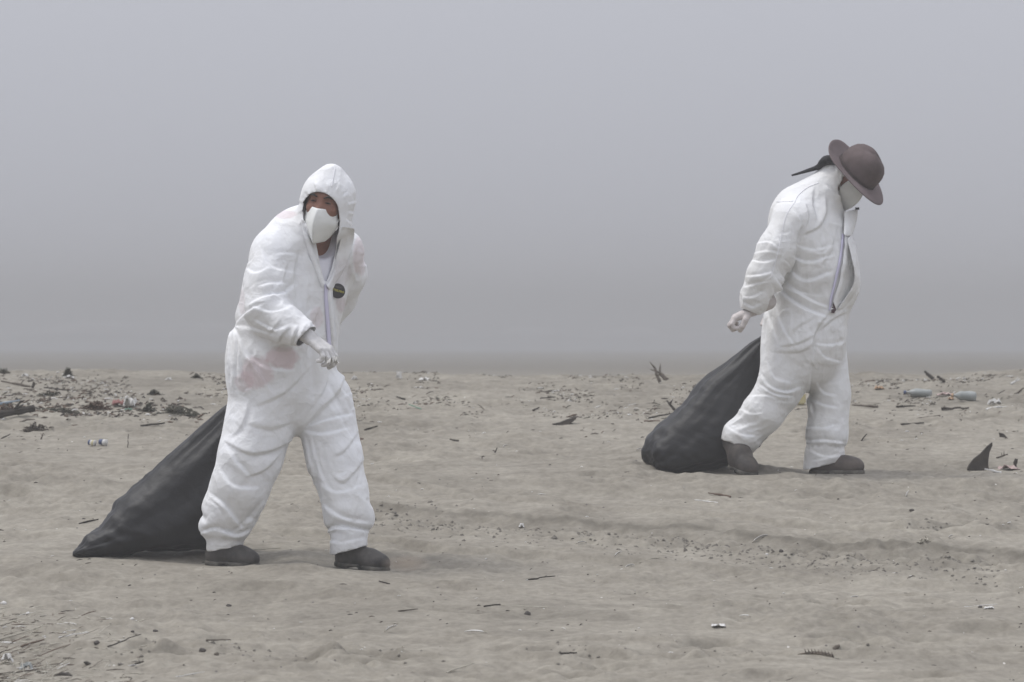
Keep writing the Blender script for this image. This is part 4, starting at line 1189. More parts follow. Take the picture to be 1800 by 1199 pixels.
band_on('seam', probe2, [(1396, 356), (1380, 380), (1370, 420), (1362, 455), (1352, 490)], 1.2, M_SEAM, suit2, .001, 24)
band_on('seam', probe2, [(1440, 322), (1420, 330), (1402, 345), (1396, 356)], 1.2, M_SEAM, suit2, .001, 18)
add_mod(suit2, 'SOLIDIFY', thickness=0.0025, offset=-1)

# the open front: the far edge stands away from the chest and shows the shirt in the gap
def loft(name, rows, mat, parent, thick=.003, sub=1):
    R_ = [catmull(r, 14) for r in rows]; Vv = [tuple(p) for r in R_ for p in r]; n = 14
    Fc = [(j*n+i, j*n+i+1, (j+1)*n+i+1, (j+1)*n+i) for j in range(len(R_)-1) for i in range(n-1)]
    o = mesh_obj(name, Vv, Fc, mat, parent); add_mod(o, 'SOLIDIFY', thickness=thick, offset=0)
    if sub: add_mod(o, 'SUBSURF', levels=sub, render_levels=sub)
    return o
loft('collar_flap', [[B(1484, 372, -.10), B(1483, 392, -.12), B(1482, 412, -.16)], [B(1498, 370, -.07), B(1496, 390, -.11), B(1486, 416, -.165)], [B(1511, 366, .0), B(1508, 386, -.05), B(1499, 414, -.10)]], M_SUIT2, suit2)
loft('front_flap', [[B(1487, 420, -.185), B(1494, 450, -.19), B(1500, 480, -.18), B(1496, 505, -.17), B(1466, 548, -.17)],
                    [B(1494, 416, -.13), B(1502, 448, -.15), B(1509, 482, -.15), B(1508, 510, -.14), B(1482, 544, -.14)],
                    [B(1498, 412, -.06), B(1506, 446, -.08), B(1509, 482, -.08), B(1509, 504, -.08), B(1490, 534, -.08)]], M_SUIT2, suit2)
Fs = Field((-.2, -.3, .7), (.3, .2, 1.4), .009); Fs.chain([(B(1430, 545, 0), .145), (B(1440, 480, 0), .15), (B(1440, 410, 0), .14)], .05, (0, 1, 0), 1.0)
V, Q = Fs.skin(2); mesh_obj('dark_shirt', V, Q, M_DARKSHIRT, p2)
ga, _ = probe2(1462, 536, .004); gb, _ = probe2(1458, 548, .004)
mesh_obj('shirt_gap', [tuple(probe2(x, y, .010)[0]) for x, y in ((1483, 364), (1488, 378), (1488, 396), (1484, 408), (1483, 388))], [(0, 1, 2, 3, 4)], M_DARKSHIRT, suit2, False)
mesh_obj('shirt_gap', [tuple(probe2(x, y, .014)[0]) for x, y in ((1461, 530), (1466, 544), (1462, 550), (1457, 549), (1458, 540))], [(0, 1, 2, 3, 4)], M_DARKSHIRT, suit2, False)

mask2 = mask(H2, w=.078, top=.030, bot=-.138, fwd=.126, parent=p2, cord=M_CORD)
tube_obj('neck_strap', [H2(-.070, .052, -.02), H2(-.084, .03, -.035), H2(-.092, .0, -.05)], .0022, M_BLACK, mask2, 5)
cl = B(1508, 367, -.06); V, Fc = tube([cl+(-.010, 0, 0), cl+(.010, 0, .001)], .006, 8); mesh_obj('hood_cord_clip', V, Fc, M_BLACK, p2)

M_BRIM = varied_mat('faded_brown_felt', (0.125, 0.098, 0.098), (0.18, 0.145, 0.145), 7.0, 0.92, 0.15, 0.3, 140.0)
# felt hat: domed crown, wide brim turned up at the back
def hat(parent):
    up = np.array(HR2[2]); fw = np.array(HR2[1]); sd = np.array(HR2[0])
    axis = Vector((.66, -.34, .68)).normalized(); sdv = Vector(sd); sdv = (sdv-axis*sdv.dot(axis)).normalized(); fwv = sdv.cross(axis); 
    if fwv.dot(Vector(fw)) < 0: fwv = -fwv
    C = Vector(B(1508, 303, -.02))
    def P(a, r, z): return C + (sdv*math.cos(a)*.93 + fwv*math.sin(a))*r + axis*z
    n = 64
    crown = empty('hat', (0, 0, 0)); crown.parent = None
    rows = []
    for z, r in ((-.004, .112), (.018, .114), (.045, .1145), (.072, .111), (.096, .101), (.114, .084), (.125, .060), (.130, .030), (.131, .004)):
        rows.append([P(2*math.pi*i/n, r*(1+.012*math.sin(3*2*math.pi*i/n+1)), z+.006*math.sin(2*math.pi*i/n*2)*(z > .06)) for i in range(n)])
    Vv = [tuple(p) for r in rows for p in r]
    Fc = [(j*n+i, j*n+(i+1) % n, (j+1)*n+(i+1) % n, (j+1)*n+i) for j in range(len(rows)-1) for i in range(n)]+[tuple((len(rows)-1)*n+i for i in range(n))]
    o = mesh_obj('crown', Vv, Fc, M_FELT, crown); add_mod(o, 'SOLIDIFY', thickness=.004, offset=-1)
    rows = []
    for k in range(9):
        r = .110+.090*k/8; row = []
        for i in range(n):
            a = 2*math.pi*i/n; back = max(0, -math.sin(a))**2; front = max(0, math.sin(a)); e = (k/8)**2
            z = e*(.034*back*max(0, 1-abs(math.sin(a)+.97)*1.0)-.012*front + .007*math.sin(2*a+.7)) - .004
            row.append(P(a, r*(1+.02*math.sin(a*2+.5)*e), z))
        rows.append(row)
    Vv = [tuple(p) for r in rows for p in r]
    Fc = [(j*n+i, (j+1)*n+i, (j+1)*n+(i+1) % n, j*n+(i+1) % n) for j in range(len(rows)-1) for i in range(n)]
    o = mesh_obj('brim', Vv, Fc, M_BRIM, crown); add_mod(o, 'SOLIDIFY', thickness=.004, offset=0)
    tb = mesh_obj('hat_band', *(lambda L: ([tuple(p) for r in L for p in r], [(j*n+i, j*n+(i+1) % n, (j+1)*n+(i+1) % n, (j+1)*n+i) for j in range(len(L)-1) for i in range(n)]))(
        [[P(2*math.pi*i/n, .116, z) for i in range(n)] for z in (.0, .010)]), varied_mat('felt_band', (.055, .042, .040), (.08, .062, .06), 9, .9), crown)
    return crown
hat_o = hat(p2)
# black cloth tied under the hat, its tail lying down the back
tail = [B(1468, 290, -.03), B(1461, 282, -.04), B(1452, 283, -.04), B(1441, 293, -.02), B(1424, 299, -.01), B(1408, 304, 0), B(1394, 308, .0)]
tail = catmull(tail, 24); rr = np.interp(np.linspace(0, 1, 24), [0, .15, .3, .45, .6, .8, 1], [.036, .042, .042, .026, .018, .012, .008])
tl = tube_obj('black_scarf', tail, list(rr), M_BLACK, None, 10, .6)
p2.location = (ground_pt(1430, 834).x, D2, CAM_Z-(832-HORIZON)*D2/F_PX)
for o in (hat_o, tl): o.location = p2.location
tag(p2, 'person in white coverall with bowed head under a brimmed hat', 'person')
tag(hat_o, 'brown felt hat with domed crown worn by the bowed person', 'hat')
tag(tl, 'black cloth tail hanging behind the hat over the shoulder', 'scarf')

# ------------------------------------------------------------------ dragged bin bags
def bag(name, s, D, ox, oy, top, bot, th, yc, seed, label, folds=9, n=90, m=72, gz=None):
    """a half filled bag pulled by its neck: TOP and BOT are its upper and lower edges seen side on, TH its thickness"""
    Tn = catmull(top, n); Bn = catmull(bot, n); t = np.linspace(0, 1, n)
    thick = np.interp(t, np.linspace(0, 1, len(th)), th); yy = np.interp(t, np.linspace(0, 1, len(yc)), yc)
    V = np.zeros((n, m, 3))
    for j in range(m):
        a = 2*math.pi*j/m
        c, sn = math.cos(a), math.sin(a)
        u = 0.5-0.5*c                                   # 0 along the top edge, 1 along the bottom edge
        w = np.abs(sn)**0.8*np.sign(sn)
        P = Tn*(1-u)+Bn*u
        V[:, j, 0] = (P[:, 0]-ox)/s; V[:, j, 2] = (oy-P[:, 1])/s
        V[:, j, 1] = yy - w*thick
    Vf = V.reshape(-1, 3); aa = np.tile(np.arange(m)/m*2*math.pi, n); tt = np.repeat(t, m)
    Qs = []
    for i in range(n-1):
        for j in range(m): Qs.append((i*m+j, i*m+(j+1) % m, (i+1)*m+(j+1) % m, (i+1)*m+j))
    Qs = np.array(Qs)
    Nn = vnormals(Vf, Qs)
    if np.mean(Nn[:, 1][np.sin(aa) > .5]) > 0: Nn = -Nn; Qs = Qs[:, ::-1]
    # pull lines run from the neck and fade where the load fills the bag
    q = aa*folds/(2*math.pi)
    ca, sa = np.cos(aa), np.sin(aa)
    pull = 1-np.abs(perlin(ca*2.2*folds/9+seed, sa*2.2*folds/9, tt*1.3))*2.6
    pull2 = 1-np.abs(perlin(ca*5+seed, sa*5+3, tt*2.0+9))*2.4
    fade = np.exp(-(tt/.62)**3)
    bulk = fbm(Vf[:, 0]*5+seed, Vf[:, 2]*5, Vf[:, 1]*5, octs=3)
    crk = 1-np.abs(perlin(Vf[:, 0]*9+seed, Vf[:, 2]*16+Vf[:, 0]*6, Vf[:, 1]*9))*3
    rad = np.arctan2(Vf[:, 2]-Vf[:, 2].min(), Vf[:, 0]-Vf[:, 0].min()+.05)
    crn = (1-np.abs(perlin(rad*9+seed, Vf[:, 1]*6, tt*2))*3)*sstep(.55, .85, tt)
    amp = np.interp(tt, [0, .06, .3, .9, 1], [.1, .5, 1, 1, .1])
    d = amp*(fade*(.011*pull+.005*pull2) + (1-fade)*(.013*bulk+.008*crk) + .003*pull2 + .0045*crn)
    Vf = Vf + Nn*d[:, None]
    if gz is not None: Vf[:, 2] = np.maximum(Vf[:, 2], gz(Vf[:, 0], Vf[:, 1]))
    return mesh_obj(name, Vf, Qs, M_BAG, None)
def gz_for(ps, D):
    o = ps.location
    return lambda x, y: height(x+o.x, y+o.y)-o.z+0.002
bag1 = bag('bin_bag', S1, D1, 525, 992,
    [(516, 622), (470, 658), (397, 710), (350, 750), (300, 793), (245, 843), (204, 880), (182, 912), (156, 938), (133, 960), (122, 977)],
    [(518, 632), (500, 700), (470, 770), (440, 850), (408, 920), (372, 962), (330, 966), (275, 968), (215, 975), (160, 978), (124, 979)],
    [.012, .05, .09, .12, .15, .17, .18, .17, .13, .08, .012], [.27, .27, .27, .26, .25, .24, .22, .20, .16, .12, .08], 1.3, '', gz=gz_for(p1, D1))
bag1.location = p1.location
tag(bag1, 'black bin bag dragged behind the person in the hooded suit', 'bin bag', 'bin bags being dragged')
bag2 = bag('bin_bag', S2, D2, 1430, 832,
    [(1350, 580), (1344, 594), (1325, 606), (1300, 626), (1268, 650), (1238, 672), (1208, 708), (1174, 740), (1146, 768), (1136, 785), (1138, 808), (1154, 828)],
    [(1356, 584), (1364, 610), (1370, 650), (1372, 690), (1370, 725), (1362, 752), (1350, 772), (1325, 795), (1290, 815), (1240, 828), (1200, 833), (1160, 834)],
    [.014, .022, .05, .08, .11, .14, .17, .19, .20, .19, .15, .06], [.22, .2, .18, .16, .14, .13, .12, .11, .10, .09, .08, .08], 4.7, '', gz=gz_for(p2, D2))
bag2.location = p2.location
tag(bag2, 'black bin bag trailing from the hand of the person in the hat', 'bin bag', 'bin bags being dragged')

# ------------------------------------------------------------------ litter and driftwood
M_WOOD = varied_mat('driftwood_grey', (.075, .063, .050), (.14, .12, .098), 14, .9, .15, .5, 60, (1, 1, 1))
M_WOODD = varied_mat('wet_dark_wood', (.028, .024, .020), (.058, .049, .040), 14, .85, .2, .5, 60)
M_STRAW = varied_mat('bleached_straw', (.34, .315, .26), (.44, .415, .35), 20, .85, .2, .2, 80)
M_BONE = varied_mat('bleached_shell', (.50, .49, .465), (.62, .61, .58), 20, .7, .3, .2, 80)
M_STONE = varied_mat('dark_stone', (.055, .048, .045), (.10, .09, .08), 16, .85, .2, .4, 60)
M_KELP = varied_mat('dry_weed', (.060, .060, .046), (.115, .11, .085), 20, .9, .15, .3, 60)
M_REDW = varied_mat('reddish_husk', (.095, .067, .050), (.145, .105, .08), 20, .85, .15, .3, 60)
M_PLAST = varied_mat('cloudy_plastic', (.20, .215, .205), (.33, .345, .335), 12, .45, .5, .2, 60)
M_BLUE = new_mat('blue_plastic', (.06, .08, .15), .5)[0]
M_YELP = varied_mat('faded_yellow_plastic', (.42, .37, .20), (.50, .45, .26), 12, .6, .3)
M_RED = new_mat('faded_red_plastic', (.30, .14, .125), .6)[0]
M_PINKW = varied_mat('pink_wrapper', (.36, .27, .25), (.48, .38, .35), 18, .7, .2, .4, 60)
M_ORANGE = new_mat('orange_plastic', (.40, .27, .17), .6)[0]
M_GREEN = new_mat('green_plastic', (.16, .27, .20), .6)[0]
MATS = dict(wood=M_WOOD, dark=M_WOODD, straw=M_STRAW, bone=M_BONE, stone=M_STONE, kelp=M_KELP, red=M_REDW, plast=M_PLAST)
lr = random.Random(21)

def sc_at(p): return F_PX/p.y
def spot(px, py): return ground_pt(px, py)
def two_pts(x1, y1, x2, y2, sink=0.0):
    """both ends of a piece: lying as far as its slope in the picture allows, otherwise standing up"""
    lo, hi = ((x1, y1), (x2, y2)) if y1 >= y2 else ((x2, y2), (x1, y1))
    a = spot(*lo); s = sc_at(a)
    rise = (lo[1]-hi[1])/s; dx = (hi[0]-lo[0])/s
    depth = min(rise/0.075, 0.6*abs(dx))
    b = Vector((a.x+dx, a.y+depth, 0)); g = float(height(b.x, b.y))
    b.z = max(g, CAM_Z-(hi[1]-HORIZON)*b.y/F_PX)
    a.z -= sink
    return a, b

def wobble_path(a, b, n, amp, rnd):
    L = (b-a).length; out = []
    for i in range(n):
        t = i/(n-1); w = math.sin(math.pi*t)
        out.append(a.lerp(b, t)+Vector((rnd.uniform(-1, 1), rnd.uniform(-1, 1), rnd.uniform(0, 1)*.6))*amp*L*(w if n < 4 else .6+.4*w))
    return out

def stick(name, x1, y1, x2, y2, rpx, mat, label, cat='stick', group=None, amp=.035, taper=.45, knots=0):
    a, b = two_pts(x1, y1, x2, y2, .002); r = rpx/sc_at(a)
    n = 7; P = wobble_path(a, b, n, amp, lr)
    for q in P: q.z += r*.7
    R = [r*(1-taper*i/(n-1))*(1+lr.uniform(-.18, .18)) for i in range(n)]
    V, Fc = tube([q-a for q in P], R, 7)
    o = mesh_obj(name, V, Fc, mat, None, False, loc=a)
    for k in range(knots):
        i = lr.randrange(2, n-1); d = Vector((lr.uniform(-1, 1), lr.uniform(-.5, .5), lr.uniform(.3, 1))).normalized()*r*lr.uniform(2.5, 5.5)
        tube_obj('twig', [P[i]-a, P[i]-a+d*.5, P[i]-a+d+Vector((.2*r, 0, -.3*r))], [r*.45, r*.35, r*.15], mat, o, 5)
    return tag(o, label, cat, group)

def pebble(name, px, py, wpx, hpx, mat, label, cat='pebble', group=None):
    a = spot(px, py); s = sc_at(a); bm = bmesh.new(); bmesh.ops.create_icosphere(bm, subdivisions=2, radius=1)
    sd = lr.uniform(0, 50)
    for v in bm.verts:
        k = 1+.28*float(perlin(v.co.x*1.6+sd, v.co.y*1.6, v.co.z*1.6))
        v.co = Vector((v.co.x*wpx/2/s*k, v.co.y*wpx/2.4/s*k, (v.co.z+.35)*hpx/1.5/s*k))
    me = bpy.data.meshes.new(name); bm.to_mesh(me); bm.free(); me.materials.append(mat)
    o = bpy.data.objects.new(name, me); COL.objects.link(o); o.location = a
    for p_ in me.polygons: p_.use_smooth = True
    return tag(o, label, cat, group)

def scrap(name, px, py, wpx, hpx, mat, label, cat='scrap', group=None, rot=None, crump=.35, ngrid=9):
    """a crumpled sheet half lying on the sand"""
    a = spot(px, py); s = sc_at(a); w, h = wpx/s, hpx/s; sd = lr.uniform(0, 90); V = []
    for j in range(ngrid):
        for i in range(ngrid):
            u, v = i/(ngrid-1)-.5, j/(ngrid-1)-.5
            e = 1+.35*float(perlin(u*3+sd, v*3))
            z = h*(.15+.85*abs(float(fbm(u*3.2+sd, v*3.2+4, octs=2)))*2*crump*2.0)*(1-(2*u)**4*.6)
            V.append((u*w*e, v*w*.9*e, min(z, h*1.15)))
    Fc = [(j*ngrid+i, j*ngrid+i+1, (j+1)*ngrid+i+1, (j+1)*ngrid+i) for j in range(ngrid-1) for i in range(ngrid-1)]
    o = mesh_obj(name, V, Fc, mat, None, False, loc=a); add_mod(o, 'SOLIDIFY', thickness=.002, offset=0)
    return tag(o, label, cat, group)

def feather(name, x1, y1, x2, y2, wpx, mat, label, cat='feather', group=None, barbs=False):
    a, b = two_pts(x1, y1, x2, y2); s = sc_at(a); w = wpx/s; d = b-a; L = d.length; d.normalize()
    sde = d.cross(Vector((0, 0, 1))).normalized(); up = sde.cross(d); n = 10; V = []
    for i in range(n):
        t = i/(n-1); c = d*L*t+up*(.004+.035*L*math.sin(math.pi*t)); ww = w*(math.sin(math.pi*min(1, max(0.02, t*1.05)))**.6)*(t > .15)
        V += [tuple(c+sde*ww*.8+up*ww*1.0), tuple(c), tuple(c-sde*ww*.7+up*ww*.5)]
    Fc = [(i*3+k, i*3+k+1, i*3+k+4, i*3+k+3) for i in range(n-1) for k in (0, 1)]
    root = mesh_obj(name, V, Fc, mat, None, False, loc=a); add_mod(root, 'SOLIDIFY', thickness=.0015, offset=0)
    tube_obj('shaft', [Vector((0, 0, .004)), d*L*.5+up*(.005+.035*L), d*L*1.0+up*.003], [.0022, .0018, .0008], M_STRAW, root, 5)
    if barbs:
        for k in range(9):
            t = .15+.08*k; c = d*L*t+up*(.006+.035*L*math.sin(math.pi*t))
            tube_obj('barb', [c, c+up*w*1.5+d*w*.8], [.0035, .001], mat, root, 5)
    return tag(root, label, cat, group)

def bottle(name, px, py, lpx, rpx, dirx, body_mat, cap_mat, label, tilt=.1):
    a = spot(px, py); s = sc_at(a); L, r = lpx/s, rpx/s; d = Vector((dirx, .25, tilt)).normalized()
    e = empty(name, a)
    prof = [(0, .55), (.02, .9), (.08, 1), (.22, .93), (.30, 1), (.48, .94), (.56, 1), (.66, .96), (.80, .52), (.86, .34), (.92, .34)]
    V, Fc = tube([d*L*t+Vector((0, 0, r*.8)) for t, _ in prof], [r*k for _, k in prof], 14)
    sd = lr.uniform(0, 9); V = [v+Vector((0, 0, r*.22*float(perlin(v.x*30+sd, v.y*30, v.z*30)))) for v in V]
    mesh_obj('bottle_body', V, Fc, body_mat, e)
    V, Fc = tube([d*L*.915+Vector((0, 0, r*.8)), d*L*1.0+Vector((0, 0, r*.8))], [r*.42, r*.40], 12); mesh_obj('cap', V, Fc, cap_mat, e, False)
    return tag(e, label, 'bottle')

def can(name, px, py, wpx, bands, dirx, label, cat='cup'):
    a = spot(px, py); s = sc_at(a); r = wpx/2/s; d = Vector((dirx, .5, .15)).normalized(); e = empty(name, a); x = 0; L = r*2.1
    for k, (f_, m_, nm) in enumerate(bands):
        r0, r1 = r*(1-.18*x), r*(1-.18*(x+f_))
        V, Fc = tube([d*L*x+Vector((0, 0, r*.9)), d*L*(x+f_)+Vector((0, 0, r*.9))], [r0, r1], 16); mesh_obj(nm, V, Fc, m_, e); x += f_+.002
    V, Fc = tube([d*(-.12*r)+Vector((0, 0, r*.9)), d*.02*r+Vector((0, 0, r*.9))], [r*1.06, r*1.06], 16); mesh_obj('rim', V, Fc, M_BONE, e)
    return tag(e, label, cat)

def weed(name, px, py, wpx, hpx, mat, label, n=60, cat='seaweed', twigs=True, thick=.0035):
    """a tangle of thin strands"""
    a = spot(px, py); s = sc_at(a); w, h = wpx/s, hpx/s; V, Fc = [], []
    for k in range(n):
        x = lr.gauss(0, .28)*w; y = lr.gauss(0, .12)*w*.6; hh = h*max(.12, (1-abs(2*x/w)**1.5))*lr.uniform(.3, 1.1); dx = lr.uniform(-1, 1)*w*.13
        g = float(height(a.x+x, a.y+y))-a.z
        pts = [Vector((x, y, g)), Vector((x+dx*.4, y+lr.uniform(-.02, .02), g+hh*.8)), Vector((x+dx, y+lr.uniform(-.04, .04), g+hh*lr.uniform(.3, 1))), Vector((x+dx*1.5, y, g+hh*lr.uniform(0, .5)))]
        v, f_ = tube(pts, [thick*1.3, thick, thick, thick*.5], 4); o_ = len(V); V += v; Fc += [tuple(i+o_ for i in q) for q in f_]
    # the packed heart of the clump
    m = 10
    for k in range(5):
        cx = (k-2)/2.6*w*.42; r = h*.33*(1-.25*abs(k-2)); o_ = len(V)
        for i in range(5):
            for j in range(m):
                t = i/4*math.pi; q = j/m*2*math.pi; kk = 1+.4*lr.uniform(-1, 1)
                V.append(Vector((cx+w*.14*math.sin(t)*math.cos(q)*kk, w*.09*math.sin(t)*math.sin(q)*kk, r*math.cos(t)*kk+.0)))
        for i in range(4):
            for j in range(m): Fc.append((o_+i*m+j, o_+i*m+(j+1) % m, o_+(i+1)*m+(j+1) % m, o_+(i+1)*m+j))
    o = mesh_obj(name, V, Fc, mat, None, False, loc=a)
    return tag(o, label, cat)

def slab(name, outline, thick_m, mat, label, cat, lean=.15):
    """an upright plate with the outline given in picture positions, its foot in the sand"""
    fx, fy = max(outline, key=lambda q: q[1]); a = spot(fx, fy); s = sc_at(a); n = len(outline)
    fr = [Vector(((x-fx)/s, -thick_m/2*(1-.6*(fy-y)/60)+lean*(fy-y)/s, (fy-y)/s-.012)) for x, y in outline]
    bk = [v+Vector((0, thick_m*(.4+.6*(1-max(0, v.z)*3)), 0)) for v in fr]
    V = fr+bk; Fc = [tuple(range(n)), tuple(range(2*n-1, n-1, -1))]+[(i, n+i, n+(i+1) % n, (i+1) % n) for i in range(n)]
    o = mesh_obj(name, V, Fc, mat, None, False, loc=a); add_mod(o, 'BEVEL', width=.004, segments=2)
    return tag(o, label, cat)

# --- far right and centre
slab('dark_shard', [(1699, 822), (1704, 812), (1712, 802), (1724, 793), (1736, 780), (1745, 773), (1745, 779), (1740, 790), (1738, 800), (1737, 812), (1738, 823), (1731, 826), (1724, 822), (1712, 823)], .05, M_WOODD, 'tall dark fin-shaped shard standing upright in the sand', 'shard')
slab('dark_shard', [(1758, 767), (1756, 756), (1764, 758), (1773, 768)], .03, M_WOODD, 'low dark wedge behind the tall upright shard', 'shard')
scrap('wrapper', 1772, 826, 34, 13, M_PINKW, 'crumpled pinkish wrapper beside the tall dark shard', 'wrapper', crump=.25)
stick('stub', 1783, 826, 1787, 810, 3.6, M_WOODD, 'short dark stub poking up out of the pink wrapper', 'stick', taper=.1)
stick('branch', 1760, 832, 1732, 826, 2.0, M_BONE, 'pale twig lying at the foot of the tall shard', 'stick')
stick('branch', 1752, 806, 1772, 800, 1.8, M_WOOD, 'grey forked twig behind the pink wrapper', 'stick', knots=2)
slab('driftwood', [(970, 741), (984, 738), (996, 733), (1004, 731), (1014, 728), (1012, 733), (1002, 741), (998, 745), (992, 744), (982, 744)], .06, M_WOODD, 'dark curled driftwood piece in the open between both people', 'driftwood', .3)
stick('twig', 996, 734, 1013, 729, 1.4, M_REDW, 'brown splinter resting on the dark curled driftwood', 'stick')
stick('snag', 1160, 674, 1149, 645, 3.6, M_WOOD, 'leaning stump of driftwood on the beach crest behind the hatted person\'s bag', 'driftwood', knots=3, taper=.75)
stick('snag', 1172, 671, 1158, 657, 4.5, M_WOOD, 'thick broken root beside the leaning stump on the crest', 'driftwood', taper=.5, knots=2)
stick('branch', 1166, 664, 1228, 668, 1.6, M_WOOD, 'long thin branch pointing away from the crest stump', 'branch')
stick('branch', 1186, 722, 1172, 706, 2.6, M_WOODD, 'short forked branch beside the upper edge of the second bag', 'branch', knots=2)
stick('branch', 1140, 736, 1186, 728, 1.8, M_WOODD, 'flat dark branch beside the second bag', 'branch', knots=1)
stick('branch', 1132, 741, 1160, 741, 1.6, M_REDW, 'reddish branch just under the flat dark branch', 'branch')
for (x, y, w, h) in ((1406, 711, 20, 24),):
    a = spot(x, y); s = sc_at(a); e = empty('plastic_container', a)
    W, H, Dp = w/s, h/s, .05
    bm = bmesh.new(); bmesh.ops.create_cube(bm, size=1); bmesh.ops.bevel(bm, geom=bm.edges[:], offset=.12, segments=2, affect='EDGES')
    for v in bm.verts: v.co = Vector((v.co.x*W, v.co.y*Dp, (v.co.z+.5)*H*.86))
    me = bpy.data.meshes.new('container_body'); bm.to_mesh(me); bm.free(); me.materials.append(M_YELP); o = bpy.data.objects.new('container_body', me); COL.objects.link(o); o.parent = e
    tube_obj('handle', [Vector((-W*.38, 0, H*.80)), Vector((-W*.36, 0, H*.98)), Vector((W*.30, 0, H*1.0)), Vector((W*.36, 0, H*.80))], .006, M_YELP, e, 7)
    tag(e, 'faded yellow plastic jug seen between the legs of the hatted person', 'container')
bottle('plastic_bottle', 1638, 698, 50, 7.5, -1, M_PLAST, M_BLUE, 'crushed clear bottle with blue cap on the crest', .05)
bottle('plastic_bottle', 1716, 704, 44, 8.5, -1, M_PLAST, M_ORANGE, 'crushed clear bottle with orange cap, nearest the dark shard', .05)
scrap('plastic_scrap', 1748, 712, 22, 10, M_BONE, 'white plastic film crumpled behind the upright shard', 'plastic film', crump=.5)
scrap('plastic_scrap', 1546, 684, 16, 6, M_ORANGE, 'orange scrap beside the leg of the hatted person', 'scrap', crump=.4)
scrap('plastic_scrap', 1672, 703, 9, 5, M_ORANGE, 'small orange scrap between the two crushed bottles', 'scrap')
scrap('plastic_scrap', 1660, 696, 26, 8, M_PINKW, 'dull pinkish rag between the two crushed bottles', 'rag')
stick('bone', 1733, 722, 1782, 716, 1.9, M_BONE, 'white curved stick in front of the white plastic film', 'stick', amp=.1)
stick('branch', 1655, 722, 1700, 722, 2.6, M_WOODD, 'arched dark branch in front of the orange-capped bottle', 'branch', amp=.12)
stick('branch', 1612, 738, 1654, 733, 2.6, M_WOOD, 'straight grey branch lying in front of the blue-capped bottle', 'branch', amp=.02)
stick('branch', 1585, 748, 1626, 745, 2.0, M_WOODD, 'dark branch lying below the straight grey branch', 'branch', amp=.03)
stick('branch', 1500, 714, 1542, 717, 2.6, M_WOOD, 'grey branch just behind the leading leg of the hatted person', 'branch')
stick('branch', 1576, 716, 1610, 715, 2.0, M_WOODD, 'dark crooked branch below the blue-capped bottle', 'branch', knots=1)
stick('twig', 1524, 764, 1514, 774, 1.1, M_WOODD, 'thin upright twig in the sand past the hatted person\'s leg', 'twig', taper=.2)
stick('post', 1640, 668, 1626, 656, 4.0, M_WOODD, 'dark knobbly lump of wood on the far crest above the bottles', 'driftwood')
stick('post', 1660, 673, 1648, 664, 3.6, M_WOODD, 'lower dark lump of wood next to the knobbly one', 'driftwood')
stick('branch', 1776, 676, 1794, 668, 2.0, M_BONE, 'pale raised branch at the far end of the crest', 'branch', knots=1)
stick('branch', 1786, 694, 1800, 684, 2.4, M_WOOD, 'grey branch below the pale raised branch', 'branch')

# --- far left
stick('log', -12, 735, 56, 723, 7.5, M_WOODD, 'thick dark log at the near edge of the litter line', 'log', amp=.02, taper=.15, knots=3)
stick('pipe', -10, 714, 32, 706, 2.4, varied_mat('blue_grey_plastic', (.20, .25, .29), (.28, .33, .37), 9, .6), 'bluish plastic strip lying on top of the litter heap', 'plastic strip', amp=.06)
weed('seaweed', 12, 722, 60, 13, M_REDW, 'reddish tangle of husks above the dark log', 40)
weed('seaweed', 302, 730, 92, 16, M_KELP, 'wide low greyish green clump of dry weed above the first bag', 130)
weed('seaweed', 262, 725, 26, 20, M_KELP, 'small upright tuft at the end of the wide weed clump', 40)
weed('seaweed', 170, 719, 52, 18, M_REDW, 'brown brushy tangle with a spiky top beside the red scrap', 70)
weed('seaweed', 112, 726, 60, 10, M_KELP, 'flat dark patch of weed between log and brushy tangle', 60)
weed('dry_tuft', 62, 756, 46, 13, M_WOOD, 'grey tuft on a sand hummock nearer than the dark log', 50, 'dry plant')
weed('dry_tuft', 272, 694, 24, 12, M_KELP, 'round dark tuft behind the wide weed clump', 40, 'dry plant')
weed('dry_tuft', 118, 660, 18, 17, M_KELP, 'dark upright tuft standing on the crest', 30, 'dry plant')
weed('dry_tuft', 8, 658, 26, 14, M_KELP, 'broad dark tuft at the very end of the crest', 40, 'dry plant')
weed('dry_tuft', 345, 664, 18, 9, M_KELP, 'low dark tuft on the crest above the first bag', 30, 'dry plant')
scrap('plastic_scrap', 208, 714, 19, 11, M_RED, 'faded red scrap between brown tangle and white scrap', 'scrap', crump=.5)
scrap('plastic_scrap', 228, 716, 22, 14, M_BONE, 'white plastic scrap right beside the red one', 'scrap', crump=.6)
scrap('plastic_scrap', 226, 721, 12, 4, M_GREEN, 'small green scrap under the white one', 'scrap')
can('paper_cup', 166, 784, 11, ((.34, M_YELP, 'stripe'), (.3, M_BONE, 'stripe'), (.34, M_BLUE, 'stripe')), -1, 'small striped yellow, white and blue cup lying on its side')
can('paper_cup', 186, 784, 12, ((.4, M_BONE, 'stripe'), (.58, M_BLUE, 'stripe')), -1, 'small white and dark blue cup next to the striped one')
stick('twig', 224, 787, 226, 764, .9, M_WOODD, 'thin dark twig standing upright past the two cups', 'twig', taper=.3)
stick('branch', 246, 750, 288, 746, 2.2, M_WOODD, 'dark curved stick behind the upper edge of the first bag', 'branch', amp=.06)
stick('branch', 57, 683, 60, 674, 2.6, M_WOODD, 'dark stub sticking up behind the blue strip', 'stick', taper=.1)
stick('branch', 0, 672, 52, 681, 2.4, M_WOOD, 'pale grey branch slanting down from the crest', 'branch', knots=1)
stick('branch', 44, 686, 60, 687, 1.8, M_WOOD, 'short flat branch at the foot of the dark stub', 'branch')
stick('branch', 75, 686, 128, 688, 1.6, M_WOODD, 'long thin branch with a raised end behind the litter line', 'branch', knots=2)
